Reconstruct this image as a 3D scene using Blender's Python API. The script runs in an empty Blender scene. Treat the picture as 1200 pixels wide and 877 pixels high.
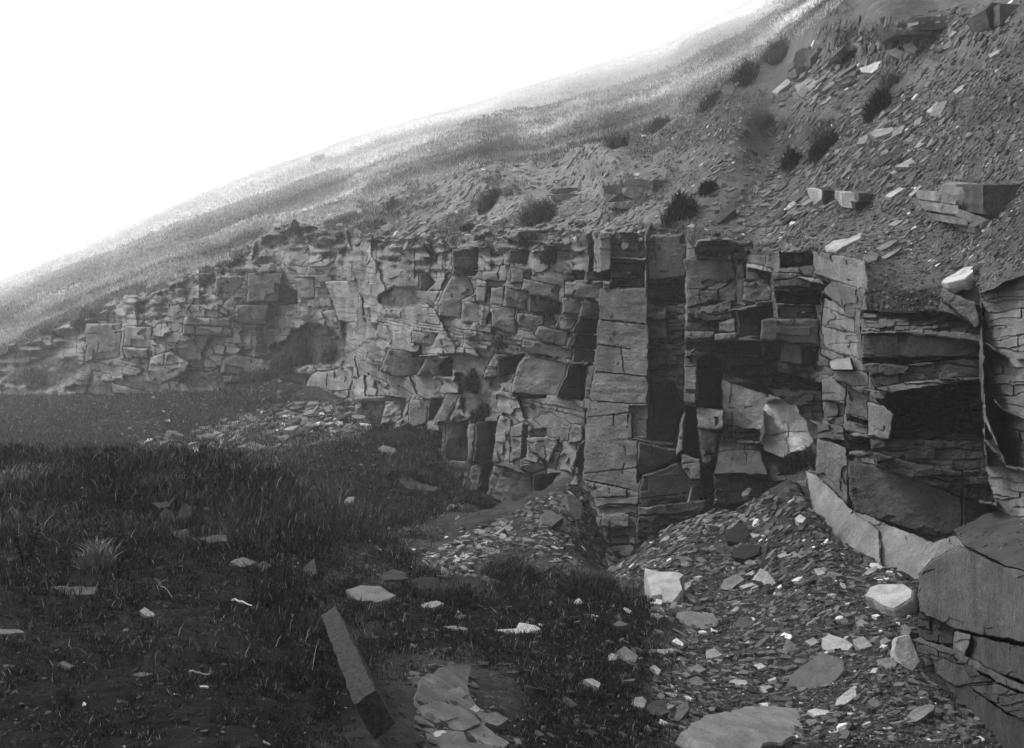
import bpy, bmesh, math, random
import numpy as np
from mathutils import Vector, Matrix
from mathutils.bvhtree import BVHTree
random.seed(7); RNG = np.random.default_rng(7)
scn = bpy.context.scene
F = 1300.0; HU, HV = 600.0, 300.0          # focal length and horizon of the 1200 x 877 plate

# ------------------------------------------------------------------ camera
cam = bpy.data.cameras.new('camera'); cam_o = bpy.data.objects.new('camera', cam)
scn.collection.objects.link(cam_o); scn.camera = cam_o
cam.sensor_width = 36; cam.lens = 36 * F / 1200
cam.shift_y = -(438.5 - HV) / 1200; cam.clip_end = 6000; cam.clip_start = 0.05
cam_o.location = (0, 0, 0); cam_o.rotation_euler = (math.radians(90), 0, 0)

# ------------------------------------------------------------------ light
SUN_EL, SUN_AZ = 47.0, -68.0               # azimuth from +Y, negative = to the left
w = bpy.data.worlds.new('World'); scn.world = w; w.use_nodes = True
nt = w.node_tree; nt.nodes.clear()
sky = nt.nodes.new('ShaderNodeTexSky'); sky.sky_type = 'NISHITA'; sky.sun_disc = False
sky.sun_elevation = math.radians(SUN_EL); sky.sun_rotation = math.radians(SUN_AZ)
sky.dust_density = 6.0; sky.air_density = 1.0
bw = nt.nodes.new('ShaderNodeRGBToBW')
ml = nt.nodes.new('ShaderNodeMath'); ml.operation = 'MULTIPLY_ADD'; ml.inputs[1].default_value = 0.55; ml.inputs[2].default_value = 9.0
bg = nt.nodes.new('ShaderNodeBackground'); bg.inputs['Strength'].default_value = 0.12
wo = nt.nodes.new('ShaderNodeOutputWorld')
tcw = nt.nodes.new('ShaderNodeTexCoord'); dtw = nt.nodes.new('ShaderNodeVectorMath'); dtw.operation = 'DOT_PRODUCT'; dtw.inputs[1].default_value = (-.38, .80, .30)
nt.links.new(tcw.outputs['Generated'], dtw.inputs[0])
rgw = nt.nodes.new('ShaderNodeMapRange'); rgw.inputs['From Min'].default_value = -.8; rgw.inputs['From Max'].default_value = .75; rgw.inputs['To Min'].default_value = .16; rgw.inputs['To Max'].default_value = 2.3   # cloud thin towards the sun
nt.links.new(dtw.outputs['Value'], rgw.inputs[0]); mw = nt.nodes.new('ShaderNodeMath'); mw.operation = 'MULTIPLY'
nt.links.new(sky.outputs[0], bw.inputs[0]); nt.links.new(bw.outputs[0], ml.inputs[0]); nt.links.new(ml.outputs[0], mw.inputs[0]); nt.links.new(rgw.outputs[0], mw.inputs[1])
nt.links.new(mw.outputs[0], bg.inputs['Color']); nt.links.new(bg.outputs[0], wo.inputs[0])
sl = bpy.data.lights.new('sun', 'SUN'); sl.energy = 4.9; sl.angle = math.radians(10); sl.color = (1, 1, 1)
so = bpy.data.objects.new('sun', sl); scn.collection.objects.link(so)
az, el = math.radians(SUN_AZ), math.radians(SUN_EL)
sd = Vector((math.sin(az) * math.cos(el), math.cos(az) * math.cos(el), math.sin(el)))
so.rotation_euler = sd.to_track_quat('Z', 'Y').to_euler()
scn.view_settings.view_transform = 'Standard'; scn.view_settings.look = 'None'
scn.view_settings.exposure = -0.55; scn.view_settings.gamma = 1; scn.view_settings.use_curve_mapping = False
cy = scn.cycles; cy.use_denoising = True; cy.max_bounces = 5; cy.diffuse_bounces = 3; cy.volume_bounces = 1
cy.glossy_bounces = 1; cy.transparent_max_bounces = 4

# ------------------------------------------------------------------ helpers
def _h(ix, iy, iz, s):
    n = (ix.astype(np.int64) * 374761393 + iy.astype(np.int64) * 668265263 + iz.astype(np.int64) * 1274126177 + s * 974711) & 0xffffffff
    n = ((n ^ (n >> 13)) * 1274126177) & 0xffffffff
    n = ((n ^ (n >> 16)) * 2246822519) & 0xffffffff
    return ((n ^ (n >> 15)) & 0xffff) / 65535.0 * 2 - 1
def vn2(x, y, s=0):
    x = np.asarray(x, float); y = np.asarray(y, float)
    ix, iy = np.floor(x), np.floor(y); fx, fy = x - ix, y - iy
    fx = fx * fx * (3 - 2 * fx); fy = fy * fy * (3 - 2 * fy); z = np.zeros_like(ix)
    a = _h(ix, iy, z, s); b = _h(ix + 1, iy, z, s); c = _h(ix, iy + 1, z, s); d = _h(ix + 1, iy + 1, z, s)
    return (a * (1 - fx) + b * fx) * (1 - fy) + (c * (1 - fx) + d * fx) * fy
def fbm(x, y, s=0, o=4, g=0.5):
    r = 0; a = 1; t = 0
    for k in range(o):
        r = r + a * vn2(x * 2 ** k + 17.3 * k, y * 2 ** k - 9.1 * k, s + k); t += a; a *= g
    return r / t
def sstep(a, b, x):
    t = np.clip((x - a) / (b - a), 0, 1); return t * t * (3 - 2 * t)
def tps(pts, vals, smooth=0.0):
    P = np.array(pts, float); V = np.array(vals, float); n = len(P)
    r = np.linalg.norm(P[:, None] - P[None], axis=2); K = r * r * np.log(r + 1e-9) + np.eye(n) * smooth
    A = np.zeros((n + 3, n + 3)); A[:n, :n] = K; A[:n, n] = 1; A[:n, n + 1:] = P; A[n, :n] = 1; A[n + 1:, :n] = P.T
    c = np.linalg.solve(A, np.concatenate([V, np.zeros(3)]))
    def ev(x, y):
        x = np.asarray(x, float); y = np.asarray(y, float); o = c[n] + c[n + 1] * x + c[n + 2] * y
        for i in range(n):
            rr = np.hypot(x - P[i, 0], y - P[i, 1]); o = o + c[i] * rr * rr * np.log(rr + 1e-9)
        return o
    return ev
def gridsample(G, gu, gv, u, v):
    """bilinear lookup of G[v,u] on regular axes"""
    fu = np.clip((u - gu[0]) / (gu[1] - gu[0]), 0, len(gu) - 1.001); fv = np.clip((v - gv[0]) / (gv[1] - gv[0]), 0, len(gv) - 1.001)
    iu = fu.astype(int); iv = fv.astype(int); a = fu - iu; b = fv - iv
    return (G[iv, iu] * (1 - a) + G[iv, iu + 1] * a) * (1 - b) + (G[iv + 1, iu] * (1 - a) + G[iv + 1, iu + 1] * a) * b
def P3(u, v, D): return Vector(((u - HU) / F * D, D, (HV - v) / F * D))

def principled(name, build):
    m = bpy.data.materials.new(name); m.use_nodes = True; n = m.node_tree; b = n.nodes['Principled BSDF']
    build(n, b); return m
def nd(n, t, **k):
    x = n.nodes.new(t)
    for a, v in k.items(): setattr(x, a, v)
    return x
def rockmat(name, base, var=0.5, scale=1.0, bump=0.5, rough=0.85, stain=0.0, bscale=1.0, dist=0.03, streak=(1, 1, 1)):
    def bl(n, b):
        tc = nd(n, 'ShaderNodeTexCoord'); at = nd(n, 'ShaderNodeAttribute', attribute_name='tone')
        mp = nd(n, 'ShaderNodeMapping'); mp.inputs['Scale'].default_value = streak; n.links.new(tc.outputs['Object'], mp.inputs[0])
        n1 = nd(n, 'ShaderNodeTexNoise'); n1.inputs['Scale'].default_value = 1.3 * scale; n1.inputs['Detail'].default_value = 9; n1.inputs['Roughness'].default_value = .65
        n.links.new(mp.outputs[0], n1.inputs['Vector'])
        r1 = nd(n, 'ShaderNodeMapRange'); r1.inputs['From Min'].default_value = .3; r1.inputs['From Max'].default_value = .7
        r1.inputs['To Min'].default_value = 1 - var; r1.inputs['To Max'].default_value = 1 + var; n.links.new(n1.outputs[0], r1.inputs[0])
        n2 = nd(n, 'ShaderNodeTexNoise'); n2.inputs['Scale'].default_value = 16 * scale; n2.inputs['Detail'].default_value = 6
        n.links.new(mp.outputs[0], n2.inputs['Vector'])
        r2 = nd(n, 'ShaderNodeMapRange'); r2.inputs['From Min'].default_value = .3; r2.inputs['From Max'].default_value = .7
        r2.inputs['To Min'].default_value = 1 - var * .5; r2.inputs['To Max'].default_value = 1 + var * .5; n.links.new(n2.outputs[0], r2.inputs[0])
        a = nd(n, 'ShaderNodeMath', operation='MULTIPLY'); n.links.new(r1.outputs[0], a.inputs[0]); n.links.new(r2.outputs[0], a.inputs[1])
        c = nd(n, 'ShaderNodeMath', operation='MULTIPLY'); n.links.new(a.outputs[0], c.inputs[0]); n.links.new(at.outputs['Fac'], c.inputs[1])
        last = c
        if stain:
            m2 = nd(n, 'ShaderNodeMapping'); m2.inputs['Scale'].default_value = (1.5, 1.5, .4); n.links.new(tc.outputs['Object'], m2.inputs[0])
            n3 = nd(n, 'ShaderNodeTexNoise'); n3.inputs['Scale'].default_value = 1.6; n3.inputs['Detail'].default_value = 7; n.links.new(m2.outputs[0], n3.inputs['Vector'])
            r3 = nd(n, 'ShaderNodeMapRange'); r3.inputs['From Min'].default_value = .38; r3.inputs['From Max'].default_value = .62
            r3.inputs['To Min'].default_value = 1 - stain; r3.inputs['To Max'].default_value = 1 + stain * .7; n.links.new(n3.outputs[0], r3.inputs[0])
            d = nd(n, 'ShaderNodeMath', operation='MULTIPLY'); n.links.new(c.outputs[0], d.inputs[0]); n.links.new(r3.outputs[0], d.inputs[1]); last = d
        e = nd(n, 'ShaderNodeMath', operation='MULTIPLY'); e.inputs[1].default_value = base; n.links.new(last.outputs[0], e.inputs[0])
        cb = nd(n, 'ShaderNodeCombineColor')
        for i in range(3): n.links.new(e.outputs[0], cb.inputs[i])
        n.links.new(cb.outputs[0], b.inputs['Base Color']); b.inputs['Roughness'].default_value = rough
        b.inputs['Specular IOR Level'].default_value = 0.06
        nb = nd(n, 'ShaderNodeTexNoise'); nb.inputs['Scale'].default_value = 9 * bscale; nb.inputs['Detail'].default_value = 10; nb.inputs['Roughness'].default_value = .7
        n.links.new(tc.outputs['Object'], nb.inputs['Vector'])
        bp = nd(n, 'ShaderNodeBump'); bp.inputs['Strength'].default_value = bump; bp.inputs['Distance'].default_value = dist
        n.links.new(nb.outputs[0], bp.inputs['Height']); n.links.new(bp.outputs[0], b.inputs['Normal'])
    return principled(name, bl)
M_cliff = rockmat('quarried sandstone', 1.15, .34, 1.1, 1.0, stain=.16, bscale=1.6, dist=.07)
M_floor = rockmat('quarry earth', 1.0, .45, 1.2, 1.0, bscale=1.5, dist=.06)
M_hill = rockmat('hill turf', 1.0, .4, .9, 1.0, bscale=.8, dist=.12, streak=(1, 1, 1))
M_stone = rockmat('broken stone', 1.0, .36, 4.5, .9, bscale=4, dist=.02)
M_veg = principled('dry grass', lambda n, b: None)
def _veg(n, b):
    at = nd(n, 'ShaderNodeAttribute', attribute_name='tone'); cb = nd(n, 'ShaderNodeCombineColor')
    for i in range(3): n.links.new(at.outputs['Fac'], cb.inputs[i])
    n.links.new(cb.outputs[0], b.inputs['Base Color']); b.inputs['Roughness'].default_value = .8; b.inputs['Specular IOR Level'].default_value = .03
_veg(M_veg.node_tree, M_veg.node_tree.nodes['Principled BSDF'])

def tag(o, label=None, cat=None, group=None, kind=None):
    if label: o['label'] = label
    if cat: o['category'] = cat
    if group: o['group'] = group
    if kind: o['kind'] = kind
    return o
def mesh_np(name, V, Fc, tone, mat, parent=None, smooth=False):
    """V (n,3), Fc (m,3|4) index array, tone per vertex"""
    me = bpy.data.meshes.new(name); V = np.asarray(V, np.float32); Fc = np.asarray(Fc, np.int32); k = Fc.shape[1]
    me.vertices.add(len(V)); me.vertices.foreach_set('co', V.ravel())
    me.loops.add(Fc.size); me.loops.foreach_set('vertex_index', Fc.ravel())
    me.polygons.add(len(Fc)); me.polygons.foreach_set('loop_start', np.arange(0, Fc.size, k, dtype=np.int32))
    me.update(calc_edges=True)
    if not smooth: me.shade_flat()
    else: me.shade_smooth()
    a = me.attributes.new('tone', 'FLOAT', 'POINT'); a.data.foreach_set('value', np.broadcast_to(np.asarray(tone, np.float32), (len(V),)).copy())
    me.materials.append(mat); o = bpy.data.objects.new(name, me); scn.collection.objects.link(o)
    if parent: o.parent = parent
    return o
def inpoly(px, py, poly):
    r = np.zeros(px.shape, bool); n = len(poly)
    for i in range(n):
        x0, y0 = poly[i]; x1, y1 = poly[(i + 1) % n]
        if y0 == y1: continue
        c = ((y0 > py) != (y1 > py)) & (px < (x1 - x0) * (py - y0) / (y1 - y0) + x0); r ^= c
    return r
def edgedist(px, py, poly):
    d = np.full(px.shape, 1e9); n = len(poly)
    for i in range(n):
        x0, y0 = poly[i]; x1, y1 = poly[(i + 1) % n]; dx, dy = x1 - x0, y1 - y0; L = dx * dx + dy * dy + 1e-9
        t = np.clip(((px - x0) * dx + (py - y0) * dy) / L, 0, 1); d = np.minimum(d, np.hypot(px - x0 - t * dx, py - y0 - t * dy))
    return d

# ------------------------------------------------------------------ the quarry cliff and the hillside
def axis(a, lo, hi, b, fine, coarse): return np.concatenate([np.arange(a, lo, coarse), np.arange(lo, hi, fine), np.arange(hi, b + 1, coarse)])
UA = axis(-260, -12, 1212, 1420, 1.0, 4.0); VA = axis(-170, -6, 884, 900, 1.0, 4.0)
U, Vv = np.meshgrid(UA, VA)
def curve(tab, u): t = np.array(tab, float); return np.interp(u, t[:, 0], t[:, 1])
SKY = [(-260, 425), (-100, 368), (0, 330), (60, 305), (130, 275), (200, 243), (260, 215), (330, 190), (362, 181), (400, 165), (480, 141), (560, 120), (630, 98), (700, 75), (780, 50), (870, 5), (960, -50), (1100, -110), (1420, -165)]
TOP = [(-260, 470), (0, 412), (60, 388), (100, 372), (150, 352), (200, 336), (250, 318), (290, 290), (330, 268), (400, 268), (450, 284), (500, 282), (560, 272), (620, 266), (700, 274), (755, 271), (803, 276), (812, 290), (870, 300), (915, 300), (955, 298), (975, 304), (1014, 306), (1016, 366), (1060, 372), (1100, 366), (1104, 342), (1150, 358), (1156, 342), (1200, 322), (1420, 250)]
CL = [(-260, 105), (0, 86), (100, 79), (180, 72), (250, 69), (300, 67), (322, 68), (404, 60.5), (416, 57), (430, 53), (480, 47), (500, 45), (560, 39.5), (620, 36), (690, 33), (694, 34), (704, 29), (757, 28), (762, 29.3), (803, 28.3), (806, 26.2), (865, 25.2), (905, 23.5), (912, 22.4), (960, 21.5), (1010, 17.6), (1060, 16.9), (1148, 15.8), (1153, 13.6), (1200, 12.2), (1300, 10.5), (1420, 9.5)]
uw = U + 3.0 * fbm(U / 22, Vv / 14, 3, 3); vw = Vv + 2.0 * fbm(U / 18, Vv / 10, 5, 3)
Dc = curve(CL, uw)
# slope above: smooth depth sheet
sp = [(-260, 470, 110), (0, 412, 90), (0, 395, 94), (100, 372, 84), (200, 336, 77), (330, 268, 73), (450, 270, 62), (560, 265, 46), (620, 262, 41), (700, 268, 34), (755, 268, 29), (803, 272, 27.5),
      (870, 296, 24.5), (915, 296, 22.6), (1010, 300, 18.5), (1060, 340, 17), (1150, 330, 15), (1200, 310, 13.2), (1420, 240, 10),
      (850, 90, 54), (960, 10, 47),
      (750, 230, 34.5), (690, 210, 46), (700, 240, 39.5), (650, 200, 55), (660, 240, 43), (700, 150, 56), (750, 180, 45), (620, 220, 50), (560, 180, 70), (560, 240, 53), (450, 225, 82), (330, 258, 80), (200, 312, 88), (100, 352, 92), (-100, 425, 98),
      (0, 330, 735), (0, 360, 256.5), (130, 275, 787.5), (130, 310, 256.5), (260, 215, 875), (260, 250, 283.5), (400, 165, 980), (400, 200, 310.5), (560, 120, 1120), (560, 150, 297), (700, 75, 1260), (700, 112, 351), (780, 50, 1295), (780, 85, 351),
      (870, 5, 1225), (880, 45, 270), (960, -50, 1085), (960, -15, 85), (1100, -110, 735), (1100, -50, 60), (1000, -30, 55), (1200, -50, 34), (1420, -165, 525), (1300, 0, 20), (1420, 0, 17), (-260, 425, 735), (-260, 445, 270)]
for u_ in (900, 1000, 1100, 1200, 1300):
    for v_ in (250, 200, 150, 100, 50, 0):
        if u_ == 900 and v_ < 100: continue
        D_ = 9.7 / ((u_ - HU) / F + .16 - (HV - v_) / F); sp.append((u_, v_, D_ * (1 - .04 * (u_ > 1150))))
gu = np.arange(-280, 1441, 5.0); gv = np.arange(-190, 921, 5.0); GU, GV = np.meshgrid(gu, gv)
ev = tps([(a, b) for a, b, c in sp], [math.log(c) for a, b, c in sp], 500.0)
Gs = ev(GU, GV)
SKYu = curve(SKY, U); SKYu = SKYu + 1.2 * fbm(U / 9, U * 0, 11, 3)
Vr = np.maximum(Vv, SKYu)
Ds = np.exp(gridsample(Gs, gu, gv, U, Vr))
topu = curve(TOP, uw) + (9 * fbm(U / 30, U * 0 + 3, 8, 3) + 5 * vn2(np.floor(U / 9), U * 0, 9)) * sstep(720, 660, U) + 2 * fbm(U / 9, U * 0 + 3, 8, 2)
isc = Vv > topu                                   # cliff below, slope above
Dc_top = Dc
Ds = np.where(isc, Ds, np.maximum(Ds, Dc * (1.002 + .034 * sstep(700, 640, U))))

# --- procedural bedded blocks on the cliff
su = np.arange(-300, 1500, 1.0); cd = curve(CL, su); cx = (su - HU) / F * cd
arc = np.concatenate([[0], np.cumsum(np.hypot(np.diff(cx), np.diff(cd) * .35))])
S = np.interp(uw, su, arc)
Zc = (HV - vw) / F * Dc
dip = 0.02 * S + .12 * fbm(S / 6, S * 0, 21, 2)
h = Zc + dip + 0.04 * fbm(S * 1.1, Zc * 1.5, 22, 3)
beds = [-14.0]; rr = random.Random(5)
while beds[-1] < 14: beds.append(beds[-1] + rr.choice([.12, .2, .16, .3, .42, .5, .62, .75, .9, .3, .24]))
beds = np.array(beds); kb = np.clip(np.searchsorted(beds, h) - 1, 0, len(beds) - 2)
blo, bhi = beds[kb], beds[kb + 1]; thick = bhi - blo
jw = np.clip(thick * 2.2, .5, 1.7)                # joint spacing
off = _h(kb, kb * 0, kb * 0, 77) * 5
sj = (S + off + .10 * fbm(h * 1.7, S, 31, 2) + h * .12 * _h(kb, kb * 0, kb * 0, 78)) / jw
jj = np.floor(sj); jj = jj + (_h(jj, kb, kb * 0, 79) > .45)      # some joints vanish
fr = sj - np.floor(sj)
hb = lambda s: _h(jj, kb, jj * 0, s)
scl = np.clip(Dc / 30, .55, 1.5)
def fracture(x, y, seed):
    """nearest and second nearest jittered cells: (cell hashes, edge distance, local offset)"""
    ix, iy = np.floor(x), np.floor(y); b1 = np.full(x.shape, 9.); b2 = b1.copy(); cxx = np.zeros_like(x); cyy = np.zeros_like(x); lx = np.zeros_like(x); ly = np.zeros_like(x); z = np.zeros_like(x)
    for dx in (-1, 0, 1):
        for dy in (-1, 0, 1):
            qx, qy = ix + dx, iy + dy; px_ = qx + .5 + .46 * _h(qx, qy, z, seed); py_ = qy + .5 + .46 * _h(qx, qy, z, seed + 1)
            ax, ay = np.abs(x - px_), np.abs(y - py_); d = np.maximum(ax, ay) * .75 + (ax + ay) * .25
            n = d < b1; b2 = np.where(n, b1, np.minimum(b2, d)); b1 = np.where(n, d, b1)
            cxx = np.where(n, qx, cxx); cyy = np.where(n, qy, cyy); lx = np.where(n, x - px_, lx); ly = np.where(n, y - py_, ly)
    return cxx, cyy, b2 - b1, lx, ly
big = np.clip(Dc / 40, .7, 1.6)
w1 = fbm(S * .8, Zc * .8, 140, 3) * .10
c1x, c1y, e1, l1x, l1y = fracture(S / 1.9 + w1 + Zc * .10, h / 2.3 + w1, 141)
g1 = lambda k_: _h(c1x, c1y, c1x * 0, k_)
c2x, c2y, e2, l2x, l2y = fracture(S / .95 + w1 * 2 + 3.3, h / .48, 151)
g2 = lambda k_: _h(c2x, c2y, c2x * 0, k_)
p1 = .42 * g1(1) + np.where(g1(9) > 0, 1, -1) * .55 * l1x * (.5 + .5 * g1(2)) + .5 * l1y * g1(3) + np.where(g1(4) > .75, -.4, 0)
usebed = (_h(kb, kb * 0, kb * 0, 160) + 1.2 * fbm(S / 4, Zc / 2, 161, 2)) > -.05
p2 = np.where(usebed, .20 * hb(1) + .10 * _h(kb, kb * 0, kb * 0, 2) + hb(3) * .30 * (fr - .5) * jw + np.where(hb(5) > .86, -.3, 0),
              .22 * g2(1) + .5 * l2x * g2(2) + .35 * l2y * g2(3))
rel = (p1 + p2 * (.35 + .65 * sstep(-.2, .3, fbm(S / 3, Zc / 3, 162, 2))) + .3 * fbm(S / 4.0, Zc / 3, 41, 3)) * scl
pxm = Dc / F; gx = np.minimum(fr, 1 - fr) * jw; gy = np.minimum(h - blo, bhi - h)
crack = np.where(usebed, np.clip(1 - gy / (1.4 * pxm), 0, 1) * .14, 0) + np.clip(1 - e1 * 2.1 / (1.8 * pxm), 0, 1) * .16 + np.where(usebed, 0, np.clip(1 - e2 / (1.8 * pxm), 0, 1) * .08)
vis = sstep(-.2, .5, .35 + 1.1 * fbm(S / 1.3, Zc / .9, 47, 3))
Dblk = Dc - rel + crack * vis * scl
tone_c = .17 * (1 + .12 * hb(9) + .20 * g1(9) + .08 * g2(9) + .2 * fbm(S, Zc, 50, 4) + .22 * vn2(S * 2.2, Zc * .35, 51))
tone_c = tone_c * np.where(U < 560, 1.15, 1.0)
# gullies and weathered patches where blocks give way to earth and turf
def blob(cu, cv, ru, rv, s=0):
    d = np.hypot((U - cu) / ru, (Vv - cv) / rv) + .35 * fbm(U / 14, Vv / 12, 60 + s, 3); return 1 - sstep(.75, 1.05, d)
GUL = [(366, 408, 44, 26, 2.), (330, 448, 60, 12, .6), (560, 455, 26, 40, .7), (545, 520, 22, 34, .3), (40, 432, 55, 28, 1.), (782, 380, 20, 40, .6), (920, 432, 40, 14, .9), (470, 350, 28, 14, .8), (540, 425, 30, 10, .7), (655, 300, 30, 8, .5), (250, 445, 60, 10, .5), (140, 455, 60, 10, .5)]
earth = np.zeros_like(U)
for i, (a, b, c, d, dd) in enumerate(GUL):
    m = blob(a, b, c, d, i); earth = np.maximum(earth, m); Dblk = Dblk * (1 - m) + (Dc + dd + .35 * fbm(S * 2, Zc * 2, 70 + i, 5)) * m
tone_c = tone_c * (1 - earth) + np.where(U < 450, .11, .085) * earth * (1 + .5 * fbm(U / 5, Vv / 4, 81, 3))

dtop = Vv - topu
led = sstep(46, 0, dtop + 14 * fbm(U / 26, Vv / 20, 170, 3)) * sstep(700, 640, U)
Dblk = Dblk + led * Dc * .03 * (1 + .8 * vn2(U / 14, Vv / 5, 171)) 
em = sstep(.12, .3, fbm(U / 24, Vv / 9, 172, 3) + .25 * led) * led
tone_c = tone_c * (1 - em) + em * .13 * (1 + .5 * fbm(U / 4, Vv / 3, 173, 3))
Dblk = Dblk + em * Dc * .006 * fbm(U / 4, Vv / 3, 174, 3)
# --- blocks read one by one: polygon, depth at its centre, depth slope per 100 px (right, down), tone
FA = []  # tones hold painted light: pale left faces and tops, dark right faces and recesses
def fa(poly, D, gu_=0., gv_=0., tone=.17, beds_=0, rough=1.0): FA.append((poly, D, gu_, gv_, tone, beds_, rough))
def fp(poly, D, u0, gx_, tone, beds_=0, rough=.8):
    uc = sum(p[0] for p in poly) / len(poly); FA.append((poly, D + gx_ * (uc - u0) / 100, gx_, 0, tone, beds_, -rough))
def crop(pts, x0, y0, k): return [(x0 + a / k, y0 + b / k) for a, b in pts]
A = lambda p: crop(p, 480, 250, 4.871)
B = lambda p: crop(p, 400, 400, 4.383)
C = lambda p: crop(p, 600, 400, 3.373)
G = lambda p: crop(p, 680, 200, 3.653)
H = lambda p: crop(p, 680, 400, 3.653)
I = lambda p: crop(p, 900, 200, 3.653)
J = lambda p: crop(p, 900, 420, 3.653)
L = lambda p: crop(p, 80, 250, 3.529)
# far left
fa(L([(75, 460), (225, 455), (215, 600), (75, 615)]), 77, -3, 0, .20)
fa(L([(235, 470), (345, 470), (345, 560), (230, 550)]), 74, -5, 0, .2)
fa(L([(225, 555), (330, 560), (325, 600), (240, 600)]), 73.5, -4, 4, .25)
fa(L([(340, 600), (420, 570), (500, 620), (490, 650), (380, 710), (330, 650)]), 71, -4, 0, .21)
fa(L([(180, 705), (330, 740), (330, 770), (185, 745)]), 72, -2, 0, .22)
fa(L([(480, 430), (670, 435), (670, 470), (478, 462)]), 69, -1, 0, .22)
fa(L([(475, 465), (525, 465), (525, 500), (475, 500)]), 69.3, -1, 0, .17)
fa(L([(525, 468), (680, 472), (680, 508), (525, 503)]), 69.2, -1, 0, .18)
fa(L([(610, 260), (725, 260), (715, 300), (690, 340), (650, 362), (600, 330)]), 69, -3, 6, .22)
fa(L([(745, 250), (885, 248), (880, 360), (740, 372)]), 68, -2, 0, .17)
fa(L([(870, 300), (950, 320), (945, 375), (870, 380)]), 70, 1, 0, .10)
fa(L([(935, 268), (1020, 270), (1020, 350), (965, 355)]), 67.5, -3, 0, .2)
fa(L([(1060, 285), (1200, 280), (1200, 460), (1120, 440), (1090, 350)]), 65, -5, 0, .24)
fa(L([(690, 380), (830, 378), (815, 460), (690, 450)]), 68, -2, 2, .19)
fa(L([(690, 585), (845, 610), (835, 665), (630, 665), (640, 600)]), 67, -1, 0, .2)
fa(L([(635, 670), (810, 672), (800, 700), (640, 700)]), 66.5, -1, 0, .18)
fa(L([(1010, 660), (1180, 640), (1170, 770), (960, 770)]), 56, -8, 0, .22)
# central wall
fa(A([(250, 205), (395, 200), (390, 325), (250, 310)]), 40.5, 1.5, 0, .12)
fa(A([(255, 315), (390, 330), (370, 362), (240, 350)]), 41.2, 0, 0, .07)
fa(A([(240, 365), (350, 370), (375, 460), (300, 500), (300, 600), (165, 590), (160, 520)]), 39.4, -2, 0, .18)
fa(A([(55, 345), (110, 345), (145, 400), (100, 450), (50, 440)]), 43, 1, 0, .09)
fa(A([(380, 380), (440, 390), (435, 510), (385, 500)]), 38.6, -3, 0, .19)
fa(A([(520, 300), (575, 295), (545, 390), (510, 385)]), 38.0, -3, 0, .19)
fa(A([(570, 210), (690, 210), (670, 300), (560, 280)]), 37.6, 1, 0, .07)
fa(A([(580, 310), (700, 330), (690, 400), (580, 400)]), 37.2, -1, 0, .18)
fa(A([(650, 375), (860, 420), (850, 500), (640, 450)]), 35.4, -1, 0, .19)
fa(A([(545, 430), (675, 450), (670, 555), (540, 530)]), 37.0, -1, 0, .17)
fa(A([(465, 430), (540, 420), (540, 530), (460, 520)]), 37.4, -2, 0, .17)
fa(A([(680, 480), (870, 510), (865, 580), (680, 560)]), 35.8, 0, 0, .13)
fa(A([(300, 510), (400, 510), (400, 630), (300, 620)]), 38.8, -2, 0, .18)
fa(A([(470, 540), (600, 540), (610, 690), (470, 650)]), 36.8, -2, 0, .18)
fa(A([(410, 520), (465, 530), (440, 650), (400, 640)]), 37.6, -2, 0, .20)
fa(A([(620, 570), (780, 590), (750, 690), (620, 640)]), 35.0, -2, 2, .18)
fa(A([(740, 645), (920, 680), (890, 755), (760, 735), (715, 700)]), 34.0, -1, 0, .19)
fa(A([(310, 670), (490, 690), (470, 740), (310, 715)]), 38.0, -1, 0, .19)
fa(A([(15, 675), (165, 690), (130, 755), (15, 740)]), 43.5, -2, 0, .17)
fa(A([(650, 715), (945, 785), (940, 840), (700, 800), (640, 770)]), 34.3, -1, 0, .17)
fa(A([(880, 330), (1000, 330), (995, 385), (890, 380)]), 33.5, 0, 0, .10)
fa(A([(1000, 345), (1160, 325), (1150, 390), (1010, 385)]), 32.8, 0, 0, .10)
fa(A([(885, 395), (1100, 400), (1105, 500), (890, 465)]), 33.0, -1, 0, .18)
fa(A([(875, 480), (985, 490), (970, 580), (870, 570)]), 33.3, -1, 0, .16)
fa(A([(985, 500), (1100, 510), (1090, 605), (975, 585)]), 33.2, 1, 0, .13)
fa(A([(860, 585), (965, 595), (935, 680), (830, 650)]), 32.6, -2, 0, .16)
fa(A([(965, 600), (1080, 610), (1075, 690), (930, 680)]), 32.9, 2, 0, .08)
fa(A([(960, 690), (1070, 700), (1065, 775), (915, 765)]), 32.7, 2, 0, .08)
fa(A([(935, 775), (1060, 785), (1055, 850), (925, 850)]), 32.9, 1, 0, .10)
fa(A([(1090, 780), (1100, 500), (1130, 500), (1120, 800)]), 31.5, -4, 0, .15)
# lower centre
fa([(608, 416), (667, 426), (664, 440), (653, 465), (600, 459)], 31.6, -1.5, 0, .21, 0, .6)
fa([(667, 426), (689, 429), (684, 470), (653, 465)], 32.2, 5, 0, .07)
fa(B([(740, 160), (790, 60), (870, 70), (840, 180), (730, 190)]), 34.0, -2, 0, .17)
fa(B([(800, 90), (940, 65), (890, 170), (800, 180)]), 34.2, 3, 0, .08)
fa(B([(190, 150), (250, 40), (345, 55), (440, 70), (390, 175), (290, 180)]), 42.0, -1, 0, .12)
fa(B([(390, 175), (450, 75), (560, 75), (475, 145), (440, 175)]), 41.0, -3, 4, .20)
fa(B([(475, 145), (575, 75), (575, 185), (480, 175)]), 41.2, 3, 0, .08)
fa(B([(370, 70), (570, 70), (570, 78), (450, 80)]), 40.4, 0, 0, .2)
fa(B([(80, 320), (225, 318), (195, 450), (60, 465)]), 42.0, -3, 0, .23)
fa(B([(230, 320), (340, 315), (315, 400), (200, 440)]), 41.5, -3, 0, .20)
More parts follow.
